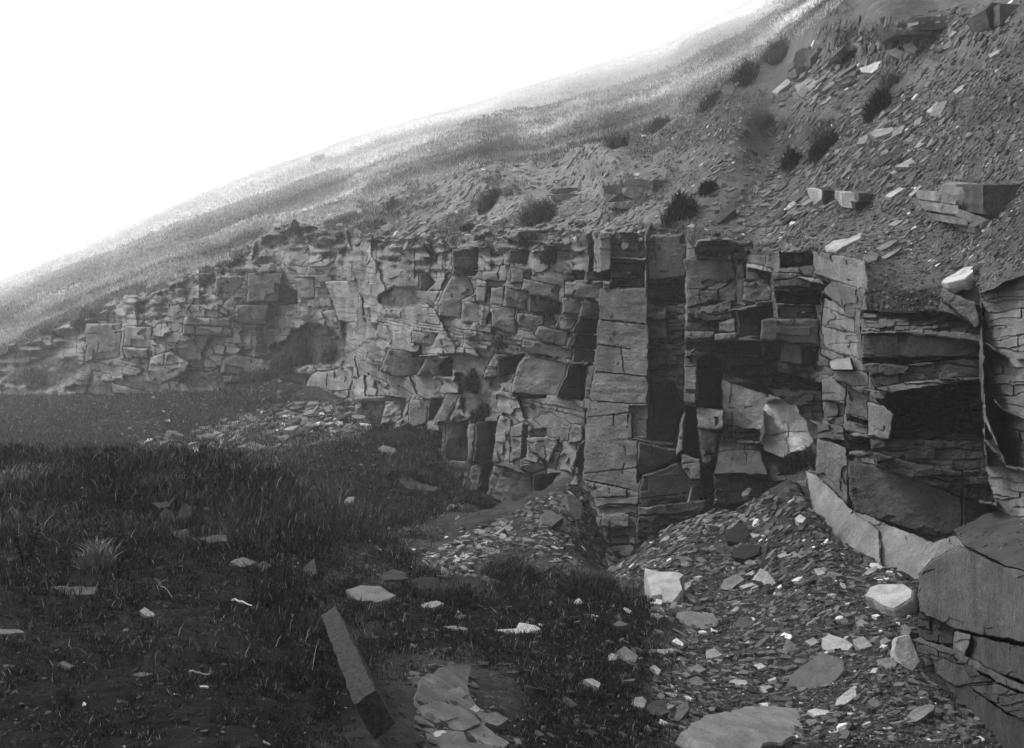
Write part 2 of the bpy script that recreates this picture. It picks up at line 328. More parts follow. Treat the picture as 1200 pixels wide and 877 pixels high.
fa(B([(350, 300), (445, 305), (440, 420), (350, 455), (350, 380)]), 40.8, -3, 0, .20)
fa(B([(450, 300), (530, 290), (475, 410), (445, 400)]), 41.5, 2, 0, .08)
fa(B([(540, 275), (620, 270), (590, 330), (545, 410), (480, 425)]), 39.8, -3, 0, .18)
fa(B([(70, 290), (220, 280), (330, 295), (330, 308), (80, 312)]), 41.4, 0, 0, .19)
fa(B([(365, 500), (455, 470), (455, 550), (368, 545)]), 38.2, -4, 0, .20)
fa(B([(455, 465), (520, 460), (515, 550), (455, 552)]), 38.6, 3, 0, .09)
fa(B([(540, 420), (650, 410), (650, 620), (530, 600)]), 38.8, 0, 0, .09)
fa(B([(650, 430), (690, 420), (675, 615), (650, 615)]), 37.8, -3, 0, .17)
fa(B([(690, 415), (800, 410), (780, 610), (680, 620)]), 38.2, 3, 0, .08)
fa(B([(525, 605), (670, 620), (640, 760), (545, 770)]), 37.2, -3, 0, .17)
fa(B([(670, 640), (740, 620), (720, 760), (660, 780)]), 36.8, -3, 0, .17)
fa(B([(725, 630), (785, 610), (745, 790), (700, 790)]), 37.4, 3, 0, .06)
fa(B([(815, 380), (875, 400), (870, 620), (780, 620), (790, 480)]), 34.6, -3, 0, .19)
fa(B([(870, 440), (940, 410), (930, 600), (870, 620)]), 34.0, -2, 0, .16)
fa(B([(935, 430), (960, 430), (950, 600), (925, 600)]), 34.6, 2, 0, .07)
fa(B([(785, 640), (980, 690), (990, 780), (880, 850), (745, 790)]), 33.0, -2, 0, .19)
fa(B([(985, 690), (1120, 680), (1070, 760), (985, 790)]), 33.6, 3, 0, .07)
fa(B([(870, 270), (1052, 280), (1052, 290), (880, 290)]), 34.2, 0, 0, .08)
fa(B([(955, 460), (1052, 450), (1052, 500), (960, 490)]), 33.6, 0, 0, .1)
fa(B([(960, 495), (1050, 505), (1040, 560), (960, 540)]), 33.2, -3, 0, .18)
fa(B([(915, 610), (1050, 640), (1050, 655), (970, 680), (915, 655)]), 32.4, -1, 2, .21)
fa(C([(60, 380), (185, 380), (150, 480), (75, 440)]), 32.6, -2, 0, .17)
fa(C([(205, 395), (275, 400), (240, 520), (175, 510)]), 30.8, -4, 0, .23)
fa(C([(240, 330), (280, 330), (275, 400), (220, 400)]), 31.2, -2, 0, .17)
fa(C([(300, 95), (330, 95), (315, 230), (285, 225)]), 31.0, -2, 0, .14)
# main buttress
for q_, t_ in (([(702, 338), (757, 338), (760, 380), (702, 376)], .155), ([(702, 375), (760, 379), (760, 410), (700, 405)], .165), ([(700, 404), (760, 409), (759, 440), (697, 436)], .175), ([(697, 435), (759, 440), (757, 474), (690, 470)], .165), ([(690, 469), (757, 473), (756, 517), (687, 513)], .17), ([(687, 512), (756, 517), (751, 578), (684, 563)], .175)):
    fp(q_, 28.2, 730, -2.5, t_)
for q_, t_ in (([(684, 562), (716, 569), (718, 598), (718, 657), (712, 657), (704, 600)], .165), ([(715, 569), (751, 577), (749, 606), (717, 598)], .17), ([(717, 597), (749, 605), (745, 657), (717, 657)], .19)):
    fp(q_, 27.9, 730, -2.5, t_)
for (x0_, y0_), (x1_, y1_), w_ in (((702, 375), (760, 380), 1.3), ((700, 404), (740, 409), 1.2), ((697, 436), (758, 441), 1.3), ((700, 471), (757, 473), 1.0), ((684, 562), (752, 578), 1.6), ((718, 598), (749, 606), 1.0), ((728, 409), (731, 436), 1.), ((717, 598), (717, 655), 1.2), ((719, 485), (719, 500), 1.)):
    nx_, ny_ = (0, w_ * .5) if abs(x1_ - x0_) > 8 else (w_ * .5, 0)
    fp([(x0_ - nx_, y0_ - ny_), (x1_ - nx_, y1_ - ny_), (x1_ + nx_, y1_ + ny_), (x0_ + nx_, y0_ + ny_)], 28.45, 730, -2.5, .10)
fp([(739, 475), (760, 475), (757, 512), (740, 512)], 28.35, 730, -2.5, .11)
fa([(684, 563), (750, 578), (745, 655), (712, 655), (704, 600)], 27.7, -2.5, 0, .20, 1, .7)
fa([(716, 272), (757, 272), (756, 303), (716, 301)], 29.3, -2, 0, .19)
fa([(717, 304), (757, 306), (755, 338), (716, 338)], 28.9, 0, 0, .10, 1)
fa([(758, 276), (804, 274), (804, 325), (780, 327), (759, 330)], 28.2, -1, 0, .15, 0, .6)
fa([(759, 328), (803, 327), (803, 358), (759, 356)], 28.8, 1, 0, .11, 1, 2)
fa([(758, 357), (780, 360), (782, 402), (760, 400)], 28.1, -2.2, 0, .19, 1, 2)
fa([(780, 359), (803, 358), (803, 410), (782, 404)], 28.0, -2.2, 0, .18, 2, 2.5)
fa([(760, 400), (790, 405), (803, 412), (803, 450), (760, 450)], 28.2, -2.2, 0, .17, 1, 3)
fa(C([(545, 170), (640, 160), (680, 270), (560, 280)]), 28.6, 1, 0, .11)
fa(C([(550, 275), (680, 270), (640, 400), (560, 390)]), 28.4, 1, 0, .09)
fa(C([(475, 380), (640, 400), (640, 420), (560, 410)]), 27.6, 0, 0, .15)
fa(C([(500, 400), (660, 430), (640, 470), (520, 530), (500, 560)]), 27.6, -1, 3, .18)
fa(C([(515, 530), (650, 480), (740, 545), (790, 550), (770, 650), (500, 660)]), 26.6, -.5, 0, .11, 0, .7)
fa(C([(500, 660), (770, 625), (770, 660), (640, 690), (500, 690)]), 26.4, -.5, 0, .15)
fa(C([(500, 690), (640, 685), (740, 680), (700, 720), (560, 780), (490, 800)]), 26.6, 0, 0, .12, 1)
fa(C([(770, 560), (800, 560), (795, 620), (770, 650)]), 26.3, 1, 0, .09)
# block column and the pillars
fa(G([(440, 375), (668, 375), (668, 490), (600, 480), (500, 520), (460, 500)]), 25.7, -1, 0, .15, 0, .5)
fa(G([(485, 320), (640, 345), (730, 350), (710, 378), (500, 380), (490, 350)]), 25.3, -1, 0, .09, 1, 2)
fa(G([(500, 300), (600, 290), (740, 310), (740, 340), (600, 345), (490, 330)]), 24.8, 0, 4, .18, 1, 2)
fa(G([(460, 510), (590, 515), (590, 555), (455, 590)]), 25.5, -1, 0, .16)
fa(G([(590, 510), (660, 480), (665, 570), (595, 560)]), 25.3, -1, 0, .15)
fa(G([(455, 590), (640, 560), (650, 640), (455, 640)]), 25.4, -1, 0, .12, 1, 2)
fa(G([(455, 640), (600, 640), (600, 690), (450, 690)]), 25.6, 0, 0, .10, 1, 2)
fa(G([(450, 690), (575, 690), (570, 735), (450, 730)]), 25.4, -1, 0, .15, 1)
fa(G([(595, 650), (665, 630), (665, 695), (595, 690)]), 24.9, -2, 0, .17)
fa(G([(575, 700), (680, 690), (680, 715), (575, 735)]), 24.7, -1, 0, .18)
fa(G([(675, 385), (715, 385), (715, 460), (675, 460)]), 25.2, -1, 0, .17)
fa(G([(700, 480), (815, 470), (825, 555), (720, 560), (695, 555)]), 24.2, -1, 0, .20)
fa(G([(710, 400), (815, 430), (815, 468), (710, 468)]), 24.3, -1, 0, .19, 1)
fa(G([(670, 590), (828, 565), (830, 640), (775, 645), (772, 710), (675, 710)]), 24.6, 0, 0, .085)
fa(G([(675, 712), (775, 712), (775, 790), (675, 780)]), 24.2, -1, 0, .14)
fa(G([(628, 600), (665, 590), (820, 562), (825, 568), (700, 600)]), 24.0, 0, 0, .2)
fa(H([(445, 0), (850, 0), (850, 60), (600, 60), (500, 40), (445, 40)]), 26.8, 0, 0, .08, 1, 2)
fa(H([(445, 40), (500, 60), (497, 270), (445, 265)]), 25.5, -3, 0, .17, 1)
fa(H([(505, 80), (560, 50), (610, 80), (605, 290), (500, 285)]), 26.6, 2, 0, .07, 1)
fa(H([(450, 275), (498, 280), (510, 500), (445, 480)]), 28.0, 2, 0, .05)
fa(H([(435, 320), (450, 300), (440, 470), (410, 490)]), 26.0, -2, 0, .19)
fa(H([(500, 290), (560, 285), (612, 300), (612, 370), (580, 388), (500, 370)]), 25.2, -2, 0, .26)
fa(H([(505, 375), (600, 388), (575, 500), (545, 530), (520, 520)]), 25.7, -1, 0, .15)
fa(H([(430, 485), (515, 505), (515, 590), (475, 590), (440, 550)]), 25.6, -2, 0, .17)
fa(H([(545, 530), (580, 500), (575, 640), (545, 680), (520, 560)]), 27.0, 1, 0, .05)
# the cave with the pale patch
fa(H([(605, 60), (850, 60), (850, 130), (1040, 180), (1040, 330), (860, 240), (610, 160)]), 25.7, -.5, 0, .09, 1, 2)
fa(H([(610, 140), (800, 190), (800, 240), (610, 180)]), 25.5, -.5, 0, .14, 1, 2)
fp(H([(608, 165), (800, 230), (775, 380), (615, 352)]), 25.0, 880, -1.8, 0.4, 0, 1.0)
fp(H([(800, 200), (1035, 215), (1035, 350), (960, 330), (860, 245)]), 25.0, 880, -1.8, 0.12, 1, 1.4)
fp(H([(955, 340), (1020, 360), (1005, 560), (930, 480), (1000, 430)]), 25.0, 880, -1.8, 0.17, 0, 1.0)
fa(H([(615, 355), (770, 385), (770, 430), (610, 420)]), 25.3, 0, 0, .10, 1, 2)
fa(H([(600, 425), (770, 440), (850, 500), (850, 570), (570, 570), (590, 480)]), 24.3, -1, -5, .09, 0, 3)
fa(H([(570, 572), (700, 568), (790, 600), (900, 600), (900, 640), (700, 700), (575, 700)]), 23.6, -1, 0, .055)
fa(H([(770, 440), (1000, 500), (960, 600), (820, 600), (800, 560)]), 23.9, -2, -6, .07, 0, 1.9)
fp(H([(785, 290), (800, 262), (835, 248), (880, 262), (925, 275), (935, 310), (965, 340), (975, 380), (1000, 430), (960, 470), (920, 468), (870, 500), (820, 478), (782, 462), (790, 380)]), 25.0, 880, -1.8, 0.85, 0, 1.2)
# overhanging stack above the cave
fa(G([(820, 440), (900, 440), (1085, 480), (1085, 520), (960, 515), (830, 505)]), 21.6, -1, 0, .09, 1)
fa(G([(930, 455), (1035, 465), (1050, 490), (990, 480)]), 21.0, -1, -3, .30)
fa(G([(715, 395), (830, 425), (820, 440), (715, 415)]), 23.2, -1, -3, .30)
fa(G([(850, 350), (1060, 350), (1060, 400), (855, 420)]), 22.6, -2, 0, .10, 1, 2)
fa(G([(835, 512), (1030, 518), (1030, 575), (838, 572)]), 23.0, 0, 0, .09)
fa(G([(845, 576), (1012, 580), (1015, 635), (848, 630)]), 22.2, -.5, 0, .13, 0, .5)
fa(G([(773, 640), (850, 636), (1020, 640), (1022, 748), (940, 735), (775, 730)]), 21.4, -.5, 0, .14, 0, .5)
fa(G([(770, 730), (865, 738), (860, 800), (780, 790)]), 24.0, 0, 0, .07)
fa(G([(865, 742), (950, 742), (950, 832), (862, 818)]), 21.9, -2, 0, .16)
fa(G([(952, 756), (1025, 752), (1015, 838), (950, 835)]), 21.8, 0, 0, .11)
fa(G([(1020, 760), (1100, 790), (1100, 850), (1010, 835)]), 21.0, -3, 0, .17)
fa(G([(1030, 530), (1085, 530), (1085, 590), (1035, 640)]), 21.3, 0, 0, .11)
# light left-facing wall
fa(I([(195, 350), (310, 362), (360, 375), (415, 385), (425, 512), (330, 495), (200, 440)]), 18.9, -4, 0, .24, 0, .8)
fa(I([(270, 470), (420, 515), (400, 600), (330, 600), (235, 520)]), 19.0, -6, 2, .23, 0, .8)
fa(I([(240, 545), (330, 590), (335, 620), (240, 590)]), 20.2, -7, 0, .22)
fa(I([(235, 590), (380, 640), (375, 700), (310, 670), (232, 655)]), 19.8, -7, 0, .25, 0, .7)
fa(I([(375, 590), (398, 600), (405, 830), (412, 870), (380, 800)]), 17.4, -9, 0, .17)
fa(I([(232, 665), (380, 705), (385, 800), (240, 760)]), 19.6, -7, 0, .24, 0, .7)
fa(I([(230, 765), (400, 810), (415, 875), (350, 860), (230, 790)]), 19.2, -7, 0, .23)
fa(J([(265, 15), (300, 0), (350, 0), (365, 45), (275, 50)]), 18.2, -3, -6, .33)
fa(J([(270, 48), (430, 60), (435, 130), (345, 112), (290, 95)]), 18.0, -2, 0, .18)
fa(J([(235, 90), (275, 80), (335, 130), (330, 185), (235, 180)]), 19.3, -4, 0, .18)
fa(J([(245, 185), (335, 190), (320, 300), (245, 265)]), 19.6, -3, 0, .14)
fa(J([(340, 130), (432, 150), (432, 262), (338, 240)]), 18.3, -2, 0, .18, 0, .6)
fa(J([(335, 245), (430, 265), (430, 290), (332, 265)]), 18.5, 0, 0, .07)
fa(J([(325, 268), (432, 295), (432, 330), (330, 310)]), 18.1, -2, 0, .21)
fa(J([(215, 280), (320, 290), (330, 350), (220, 340)]), 18.8, -3, 0, .13, 1, 2)
fa(J([(330, 330), (450, 345), (450, 400), (350, 390)]), 18.3, 0, 0, .06, 1, 2)
fa(J([(215, 340), (335, 385), (345, 470), (340, 600), (330, 640), (205, 500)]), 18.4, -2.5, 0, .19, 0, .5)
fa(J([(345, 400), (450, 400), (450, 430), (350, 415)]), 17.5, -1, 0, .15, 1)
# overhanging crag
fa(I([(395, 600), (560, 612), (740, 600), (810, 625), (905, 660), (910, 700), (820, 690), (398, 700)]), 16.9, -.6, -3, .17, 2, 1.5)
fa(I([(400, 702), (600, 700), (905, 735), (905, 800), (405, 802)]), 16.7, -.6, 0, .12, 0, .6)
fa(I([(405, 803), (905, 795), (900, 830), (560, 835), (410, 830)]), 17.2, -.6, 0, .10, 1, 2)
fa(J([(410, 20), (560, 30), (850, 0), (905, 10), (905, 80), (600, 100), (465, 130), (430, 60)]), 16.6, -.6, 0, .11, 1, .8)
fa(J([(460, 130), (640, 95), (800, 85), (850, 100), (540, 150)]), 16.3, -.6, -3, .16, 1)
fa(J([(500, 150), (720, 120), (905, 90), (925, 360), (750, 370), (480, 350)]), 17.7, -.8, 0, .07, 2, 4)  # deep shadow of the cavity painted in as dark tone, here and below
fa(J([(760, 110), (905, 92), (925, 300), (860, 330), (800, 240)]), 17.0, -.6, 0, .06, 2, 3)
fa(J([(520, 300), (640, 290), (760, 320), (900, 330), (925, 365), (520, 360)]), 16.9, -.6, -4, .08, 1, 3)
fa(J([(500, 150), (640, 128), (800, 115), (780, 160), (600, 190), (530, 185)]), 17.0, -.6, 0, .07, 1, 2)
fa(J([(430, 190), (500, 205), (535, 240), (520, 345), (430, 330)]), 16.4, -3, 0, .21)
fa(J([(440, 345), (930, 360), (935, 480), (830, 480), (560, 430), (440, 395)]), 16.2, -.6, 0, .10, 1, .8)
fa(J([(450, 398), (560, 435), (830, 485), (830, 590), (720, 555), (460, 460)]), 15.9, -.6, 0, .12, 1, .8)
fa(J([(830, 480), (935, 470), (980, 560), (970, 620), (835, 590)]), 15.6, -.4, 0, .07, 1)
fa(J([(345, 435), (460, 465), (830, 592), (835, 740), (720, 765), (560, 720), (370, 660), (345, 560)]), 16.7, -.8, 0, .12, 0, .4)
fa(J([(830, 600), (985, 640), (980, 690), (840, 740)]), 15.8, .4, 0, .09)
fa([(944, 553), (957, 556), (1001, 600), (1034, 618), (1040, 720), (1000, 690), (955, 620)], 17.0, -3.0, -2, .24, 0, .5)
fa([(1001, 600), (1020, 606), (1094, 637), (1130, 624), (1180, 650), (1230, 680), (1230, 730), (1090, 730), (1036, 720), (1030, 622)], 13.45, -2.6, -1.6, .22, 0, .6)
K = lambda p: crop(p, 900, 640, 3.7)
fa([(1118, 622), (1150, 606), (1175, 596), (1260, 600), (1260, 680), (1180, 664), (1130, 640)], 12.0, -2, -6, .075, 0, 2)
ND = lambda u: 9.9 - 3.0 * (u - 1078) / 100
for pts_, off_, tn_, bd_ in [([(655, 125), (720, 60), (830, 5), (1030, 90), (1250, 150), (1250, 460), (1030, 400), (820, 365), (740, 330), (655, 290)], 0, .15, 0), ([(655, 290), (740, 325), (820, 368), (810, 445), (700, 410), (650, 400)], .5, .08, 1), ([(810, 368), (900, 390), (1250, 470), (1250, 640), (1030, 560), (830, 500)], .1, .12, 0), ([(810, 368), (880, 385), (870, 430), (835, 520), (800, 460)], -.15, .26, 0), ([(622, 405), (662, 400), (815, 450), (1030, 570), (1250, 660), (1250, 690), (1030, 610), (800, 480), (640, 420)], -.12, .17, 0), ([(640, 420), (800, 482), (1030, 612), (1250, 700), (1250, 830), (1030, 720), (880, 610), (650, 520)], -.1, .10, 1), ([(650, 520), (880, 612), (1030, 722), (1250, 840), (1250, 980), (640, 980)], 0, .085, 0)]:
    q_ = K(pts_); fa(q_, ND(sum(p[0] for p in q_) / len(q_)) + off_, -3.0, 0, tn_, bd_, .8)
fa([(1090, 768), (1130, 780), (1138, 800), (1120, 806), (1095, 790)], ND(1115) - .05, -3, 0, .10)
# near right wall
fa([(1150, 345), (1156, 342), (1200, 322), (1240, 310), (1240, 420), (1180, 420), (1152, 400)], 13.7, -4, 0, .22, 1, 2.5)
fa([(1152, 402), (1180, 420), (1240, 425), (1240, 500), (1175, 480), (1153, 450)], 13.4, -4, 0, .26, 1, 2.5)
fa([(1153, 452), (1175, 482), (1240, 505), (1240, 560), (1180, 545), (1156, 490)], 13.6, -4, 0, .18, 1, 2.5)
fa([(1155, 495), (1180, 548), (1240, 565), (1240, 620), (1170, 600), (1156, 550)], 13.5, -4, 0, .20, 1, 2.5)
fa([(1101, 338), (1110, 340), (1144, 356), (1150, 378), (1145, 384), (1106, 354)], 14.9, -1, 0, .19)

Dmap = np.where(isc, Dblk, Ds); tone = np.where(isc, tone_c, 0.)
fac = np.zeros(U.shape, bool)
def rows(a, b): return np.searchsorted(VA, a), np.searchsorted(VA, b)
def cols(a, b): return np.searchsorted(UA, a), np.searchsorted(UA, b)
for i, (poly, D, gx_, gy_, tn, bd, rg) in enumerate(FA):
    flush = rg < 0 or rg >= 2; rg = abs(rg)
    xs = [p[0] for p in poly]; ys = [p[1] for p in poly]; r0, r1 = rows(min(ys) - 5, max(ys) + 5); c0, c1 = cols(min(xs) - 5, max(xs) + 5)
    u = U[r0:r1, c0:c1]; v = Vv[r0:r1, c0:c1]
    if u.size == 0: continue
    sz = min(max(xs) - min(xs), max(ys) - min(ys)); wa = min(2.2, sz * .06 + .5)
    a = u + wa * fbm(u / 11, v / 11, 200 + i, 3); b = v + wa * fbm(u / 11 + 9, v / 11, 300 + i, 3)
    m = inpoly(a, b, poly); ed = edgedist(a, b, poly)
    uc, vc = sum(xs) / len(xs), sum(ys) / len(ys)
    m3 = D / F
    if uc < 700 and m.any():                            # sit in the wall, not on it
        D = float(np.median(Dblk[r0:r1, c0:c1][m])) + D * (.010 if tn < .115 else -.009)
        gx_ = gx_ * 1.2
    d = D + gx_ * (u - uc) / 100 + gy_ * (v - vc) / 100
    k = rg * D * .0026
    d = d + k * fbm((u - uc) / 26, (v - vc) / 20, 400 + i, 5, .55) * 1.6
    ch = 2.2                                            # rounded, spalled arrises
    d = d + (not flush) * np.clip(1 - ed / ch, 0, 1) ** 2 * D * .0026 * (1 + fbm(u / 7, v / 7, 500 + i, 2))
    t = tn * (1 + .22 * fbm((u - uc) / 14, (v - vc) / 14, 600 + i, 4) + .12 * _h(np.array([i]), np.array([3]), np.array([0]), 9)[0])
    if bd:                                              # thin beds inside the block
        per = {1: 11., 2: 5.5}[bd]; q = (b + 2.5 * fbm(u / 40, v / 30, 700 + i, 2) * 2 + .03 * (u - uc)) / per
        q = q + .35 * vn2(q * .0 + np.floor(q), u / 30, 710 + i); kq = np.floor(q); f = q - kq
        d = d + D * .0065 * _h(kq, np.floor(u / (per * 3.1) + _h(kq, kq * 0, kq * 0, i)), kq * 0, 720 + i) + np.where(f < .14, D * .006, 0)
        t = t * (1 + .18 * _h(kq, kq * 0, kq * 0, 730 + i))
    # a few cracks
    qx = (u - uc) + 5 * fbm(u / 17, v / 12, 800 + i, 3); qy = (v - vc) + .10 * (u - uc) + 3 * fbm(u / 25, v / 15, 820 + i, 3); hs = _h(np.array([i, i, i]), np.array([1, 2, 3]), np.zeros(3), 4)
    w_, h_ = max(xs) - min(xs), max(ys) - min(ys)
    if h_ > 26 and D > 19 and hs[2] > -.2: d = d + np.clip(1 - np.abs(qy - hs[0] * h_ * .25) / .9, 0, 1) * D * .005 * (fbm(u / 20, v * 0, 830 + i, 2) > -.25)
    if w_ > 34 and D > 19 and hs[2] > -.2: d = d + np.clip(1 - np.abs(qx - hs[1] * w_ * .3) / .8, 0, 1) * D * .005 * (fbm(v / 12, u * 0, 840 + i, 2) > 0)
    # spalled corners: a shallow conchoidal step
    sp_ = fbm(u / 20 + i, v / 20, 850 + i, 2); d = d + np.where((sp_ > .28) & (ed < 9), D * .0045, 0) * (not flush)
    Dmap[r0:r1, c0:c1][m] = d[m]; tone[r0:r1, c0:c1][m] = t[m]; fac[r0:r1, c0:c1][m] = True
    ring = (~m) & (ed < 1.1) & (not flush)
    sub = Dmap[r0:r1, c0:c1]; sub[ring & isc[r0:r1, c0:c1]] += D * .004
isC = isc | fac
PX = (U - HU) / F * Dmap; PY = Dmap.copy(); PZ = (HV - Vr) / F * Dmap
# fine grain of the rock in world space
nz = .5 * fbm(PX * 3.1 + PY * 2.2, PZ * 3.4, 90, 5, .6)
gr = np.clip(Dmap / 30, .4, 1.6) * .06 * nz
k = np.where(isC, gr, 0); PX += -k * .5; PY += -k
# slope relief: turf terraces, scree hummocks
GRB = [(-260, 470), (0, 398), (100, 350), (200, 312), (260, 298), (330, 265), (430, 225), (500, 200), (560, 182), (640, 172), (700, 152), (780, 128), (850, 92), (900, 62), (960, 12), (1010, -30), (1100, -70), (1420, -120)]
grb = curve(GRB, U) + 5 * fbm(U / 30, U * 0 + 1, 93, 3)
turf = sstep(6, -6, Vr - grb)
dz = .07 * fbm(U / 34, Vr / 17 - U / 60, 95, 5)
dz = dz + .045 * fbm(PX * 2.5, PY * 2.5, 96, 4) * (Dmap < 60) + .016 * fbm(U / 5, Vr / 3.2, 196, 4)
dz = dz * (1 - .75 * sstep(60, 150, Dmap))
TR = [([(-260, 460), (0, 385), (60, 362), (150, 340), (200, 318), (260, 292), (330, 264), (345, 258)], .9, 6),
      ([(-100, 400), (0, 352), (100, 322), (200, 285), (330, 238), (430, 205)], .8, 5),
      ([(400, 232), (450, 214), (520, 190), (600, 168), (700, 150), (760, 125), (830, 112), (900, 75), (960, 30)], 1.0, 7),
      ([(480, 212), (600, 160), (700, 128), (790, 102), (860, 62), (940, 20)], .8, 6), ([(600, 200), (690, 172), (760, 150), (800, 128)], .5, 5), ([(560, 132), (700, 96), (800, 66), (900, 22)], 1.5, 5)]
tband = np.zeros_like(U)
for pts, hgt, wd in TR:
    t = np.array(pts, float); cv = np.interp(U, t[:, 0], t[:, 1]) + 3 * fbm(U / 35, U * 0, 97, 3)
    q = (Vr - cv) / wd; on = sstep(t[0, 0], t[0, 0] + 40, U) * (1 - sstep(t[-1, 0] - 40, t[-1, 0], U))
    step = -np.exp(-(q + .5) ** 2) * 0 + 1 / (1 + np.exp(q * 2.2))    # high above the line
    dz += on * hgt * np.clip(Dmap / 80, .3, 3) * (np.exp(-(q + 1.3) ** 2 * .5) - np.exp(-(q - 1.0) ** 2 * .8)) * .34
    tband = np.maximum(tband, on * np.exp(-(q - .2) ** 2 * .7))
lip = sstep(0, 14, topu - Vv); far = 1 - sstep(0, 10, Vr - SKYu) * 0
PZ += np.where(isC, 0, dz * lip * np.clip(Dmap / 25, .5, 3))
def hillw(u, v): sk_ = curve(SKY, u); return (v - sk_) / np.maximum(curve(GRB, u) - sk_, 8)
def streak(u, v):
    q = hillw(u, v); q = q + .05 * fbm(u / 45, v * 0, 980, 3)
    b_ = 1.2 * fbm(u / 220, q * 7.5, 981, 4, .6)
    on_ = sstep(380, 480, u)
    for c_, w__, a_, lo_ in ((.30, .05, -.35, 0), (.58, .06, -.75, 1), (.72, .05, .7, 1), (.86, .05, -.5, 1), (.97, .06, -.6, 0), (.45, .04, -.3, 0), (.64, .05, -.5, 2)):
        k_ = on_ if lo_ == 1 else (1 - on_ if lo_ == 2 else 1)
        b_ = b_ + k_ * a_ * 1.15 * np.exp(-((q - c_) / w__) ** 2) * (.7 + .5 * fbm(u / 50, u * 0 + c_ * 9, 982, 2))
    return np.clip(1 + b_, .18, 2.0)
heath = 0 * U
scree_t = .17 * (1 + .35 * fbm(PX / 2, PY / 2, 101, 4)) * (1 - .3 * sstep(-.1, .5, fbm(U / 70, Vr / 40, 102, 3)))
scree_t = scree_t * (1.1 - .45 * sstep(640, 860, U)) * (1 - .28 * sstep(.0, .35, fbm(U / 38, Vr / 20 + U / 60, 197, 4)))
turf_t = .34 * streak(U, Vr) * (1 + .25 * fbm(U / 9, Vr / 5, 103, 3)) * (1 - .6 * tband)
dark = np.exp(-((U - 900) / 70) ** 2 - ((Vr - 85 + (U - 900) * .75) / 26) ** 2)
turf_t = turf_t * (1 - .45 * dark); scree_t = scree_t * 1.0
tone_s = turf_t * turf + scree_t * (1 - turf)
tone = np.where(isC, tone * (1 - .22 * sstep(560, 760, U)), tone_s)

nv, nu = U.shape; idx = np.arange(nv * nu).reshape(nv, nu)
quad = np.stack([idx[:-1, :-1], idx[1:, :-1], idx[1:, 1:], idx[:-1, 1:]], -1)
keep = (Vv[1:, :-1] > SKYu[1:, :-1]) & (Vv[1:, 1:] > SKYu[1:, 1:])
keep &= ~((Vv[1:, :-1] > 560) & (U[1:, :-1] < 520)) & ~((Vv[1:, :-1] > 620) & (U[1:, :-1] < 640))
cm = isC[:-1, :-1] | isC[1:, 1:]
Pall = np.stack([PX, PY, PZ], -1).reshape(-1, 3)
def submesh(name, q, mat, smooth):
    q = q.reshape(-1, 4); used, inv = np.unique(q, return_inverse=True)
    return mesh_np(name, Pall[used], inv.reshape(-1, 4), tone.ravel()[used], mat, None, smooth)
inear = (U[:-1, :-1] > 1149) & (Vv[:-1, :-1] > 300) & cm
cliff = submesh('cliff', quad[keep & cm], M_cliff, False); tag(cliff, 'stepped sandstone quarry cliff with square joints and ledges', 'cliff', kind='structure')
hill = submesh('hillside', quad[keep & ~cm], M_hill, True); tag(hill, 'grassy hillside rising to the right above the quarry', 'hillside', kind='structure')
# far side of the hill, falling away behind the skyline
sr = [np.argmax(Vv[:, j] > SKYu[:, j]) for j in range(nu)]
crest = np.array([Pall[idx[max(r - 1, 0), j]] for j, r in enumerate(sr)])
bk = [crest]
for q_ in (30, 90, 220, 420): bk.append(crest + np.stack([crest[:, 0] * 0, crest[:, 1] * 0 + q_, -(.00045 * q_ * q_ + .12 * q_) * np.ones(nu)], -1))
bk = np.array(bk); ib = np.arange(5 * nu).reshape(5, nu)
o = mesh_np('hill_back', bk.reshape(-1, 3), np.stack([ib[:-1, :-1], ib[:-1, 1:], ib[1:, 1:], ib[1:, :-1]], -1).reshape(-1, 4), .2, M_hill, None, True)
tag(o, 'far side of the grassy hill behind its skyline', 'hillside', kind='structure')

